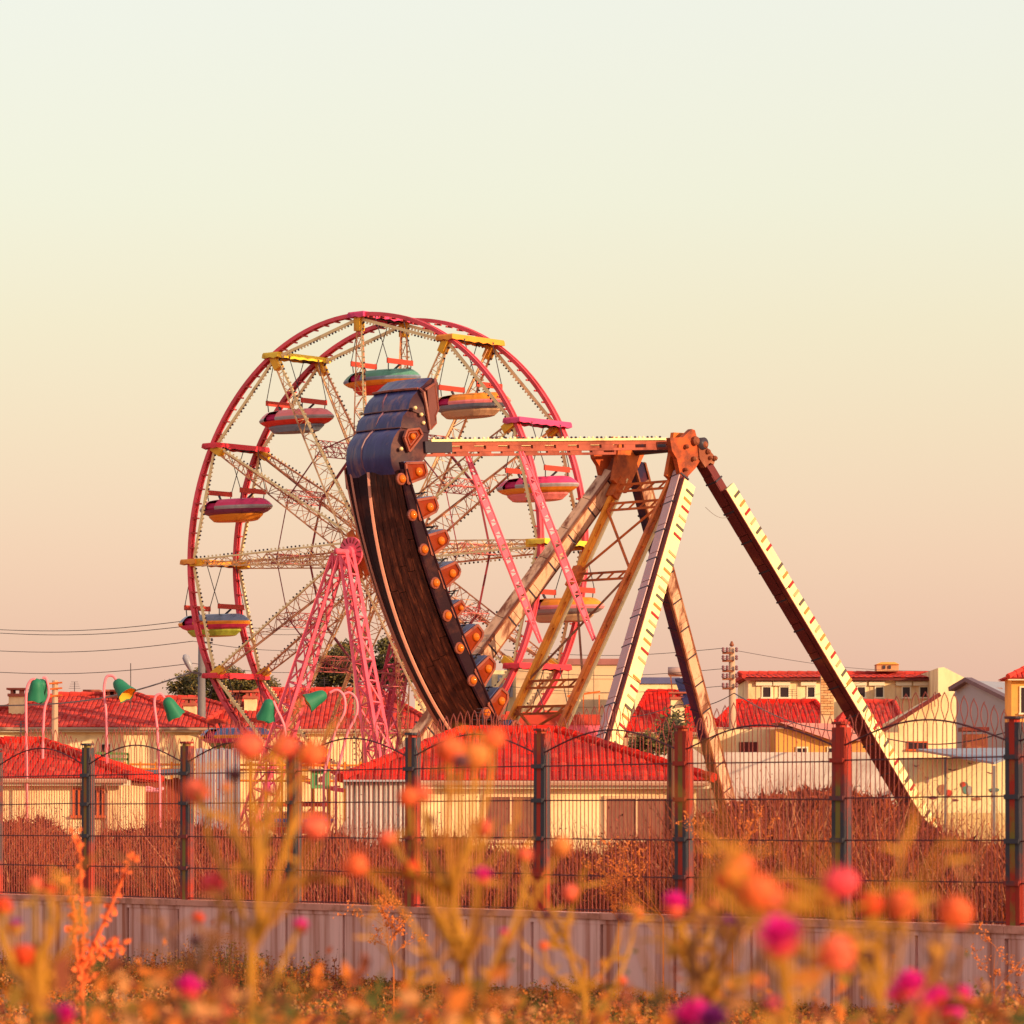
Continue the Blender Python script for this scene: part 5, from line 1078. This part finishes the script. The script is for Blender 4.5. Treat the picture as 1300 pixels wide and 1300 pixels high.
thistle('small salmon thistle heads at the bottom edge left of the middle', 6.0, (520, 1350), [(520, 1340), (516, 1300)], [(515, 1280, 22, 's-', None, 0, 0), (545, 1290, 16, 'o-', [(535, 1320)], 0, 0)], thick=.008, leaves=0)
# fine red-orange sprig, nearer to focus
t = thing('dry_dock_stalk', 'forked red-orange dry stalk with seed flakes in front of the wall at the left', 'dry stalk', (X(108, 14), 14, GZ)); mb = MB()
redtw = mat('red_twig', (.80, .15, .04), .7, .2, 6, trans=.15)
st_ = [[(106, 1300), (104, 1230), (106, 1180), (103, 1120), (101, 1062)], [(106, 1230), (128, 1180), (150, 1130), (168, 1080)], [(104, 1240), (96, 1200), (94, 1160), (86, 1120)], [(106, 1250), (118, 1220), (140, 1203), (152, 1200)]]
for i, s_ in enumerate(st_):
    pts = crom([P(x_, y_, 14) for x_, y_ in s_]); 
    if i == 0: pts = [V((pts[0].x, pts[0].y, GZ))]+pts
    mb.tube(pts, [.009*(1-.7*k/len(pts)) for k in range(len(pts))], 5)
    for k in range(3, len(pts)):
        for q in range(7):
            if rnd.random() < .55:
                p_ = pts[k]+V((rnd.gauss(0, .012), rnd.gauss(0, .012), rnd.gauss(0, .02))); a_ = V((rnd.gauss(0, 1), rnd.gauss(0, 1), rnd.gauss(0, 1))).normalized()*rnd.uniform(.008, .03); b2 = a_.orthogonal()*.5; mb.add([p_, p_+a_*.5+b2, p_+a_, p_+a_*.5-b2], [(0, 1, 2, 3)])
mb.build('stalk', redtw, t)
# undergrowth of weeds, from the flowers to the foot of the wall
wm_ = [mat('weed_olive', (.22, .12, .02), .8, .3, 6, trans=.3), mat('weed_orange', (.55, .15, .025), .8, .3, 6, trans=.3), mat('weed_brown', (.20, .05, .025), .8, .3, 6, trans=.2), mat('weed_straw', (.58, .25, .09), .8, .2, 6, trans=.3), mat('weed_green', (.08, .08, .02), .8, .3, 6, trans=.3)]
mb = MB()
for c_ in range(9000):
    px = rnd.uniform(-160, 1480); zone = rnd.random(); zone = zone if zone < .72 else .72+(zone-.72)*.95; base = 1231+.062*(px-110); Yw_ = 51.5-14.6*(px-110)/1180
    lump = 12*math.sin(px*.013+1)+8*math.sin(px*.041)+(-14 if px < 420 else 0)+(-22 if px > 1215 else 0)
    if zone < .42: Y = Yw_-rnd.uniform(.5, 6); ty = base+14+lump*1.2-(rnd.random()**4)*45+rnd.uniform(0, 22); nb, ws, ls = 7, .004, .028
    elif zone < .72: Y = rnd.uniform(14, 28); ty = 1262+lump+rnd.triangular(-12, 50, 18); nb, ws, ls = 5, .003, .03
    elif zone < .86: Y = rnd.uniform(26, Yw_-3); ty = HY+(EZ-GZ-rnd.uniform(.08, .22))*F/Y; nb, ws, ls = 9, .005, .035
    else: Y = rnd.uniform(5.5, 11); ty = 1290+lump*1.3-(rnd.random()**2.5)*105; nb, ws, ls = 3, .0022, .020
    p0 = V((X(px, Y), Y, GZ)); H_ = max(Z(ty, Y)-GZ, rnd.uniform(.04, .16)); k_ = rnd.choices(range(5), [4, 5, 5, 2.5, 2])[0]
    for b_ in range(nb):
        mb.mi = k_ if rnd.random() < .7 else rnd.randrange(5); sp_ = .10 if Y > 12 else .03; p_ = p0+V((rnd.gauss(0, sp_), rnd.gauss(0, sp_), 0)); ln_ = V((rnd.gauss(0, .10), rnd.gauss(0, .10), 0)); h_ = H_*rnd.uniform(.7, 1)
        blade(mb, p_, h_, ln_, rnd.uniform(.5, 1.4)*ws)
        for l_ in range(8):
            f_ = rnd.uniform(.35 if Y > 12 else .7, 1); q = p_+V((ln_.x*h_*f_*f_, ln_.y*h_*f_*f_, h_*f_)); s_ = rnd.uniform(.5, 1.5)*ls*(1.1-f_*.5); a_ = V((rnd.gauss(0, 1), rnd.gauss(0, 1), rnd.gauss(.4, .6))).normalized()*s_; b2 = a_.orthogonal()*.36
            mb.add([q, q+a_*.5+b2, q+a_*1.2, q+a_*.5-b2], [(0, 1, 2, 3)])
tag(mb.build('weeds', wm_), 'orange and olive weeds along the foot of the concrete wall', 'weeds', kind='stuff')
mb = MB()
for c_ in range(230):      # leafy sprigs close to the camera, thickest at the left, the middle and the right corner
    px = rnd.choice([rnd.gauss(120, 130), rnd.gauss(330, 90), rnd.gauss(600, 110), rnd.gauss(980, 160), rnd.gauss(1270, 60)]); Y = rnd.uniform(3.8, 7.5)
    ty = 1312-(rnd.random()**2)*95; p0 = V((X(px, Y), Y, GZ)); H_ = Z(ty, Y)-GZ; k_ = rnd.choices(range(5), [3, 5, 4, 1.5, 2.5])[0]; ln_ = V((rnd.gauss(0, .05), rnd.gauss(0, .05), 0))
    mb.mi = k_; blade(mb, p0, H_, ln_, .0016)
    for l_ in range(16):
        f_ = rnd.uniform(.86, 1); q = p0+V((ln_.x*H_*f_, ln_.y*H_*f_, H_*f_)); a_ = V((rnd.gauss(0, 1), rnd.gauss(0, 1), rnd.gauss(.5, .7))).normalized()*rnd.uniform(.012, .034); b2 = a_.orthogonal()*.3; mb.mi = k_ if rnd.random() < .75 else rnd.randrange(5)
        mb.add([q, q+a_*.5+b2, q+a_*1.2, q+a_*.5-b2], [(0, 1, 2, 3)])
tag(mb.build('leafy_sprigs', wm_), 'blurred leafy orange and olive sprigs close to the camera', 'sprigs', kind='stuff')

for o in list(bpy.data.objects):
    if '_org' in o: del o['_org']
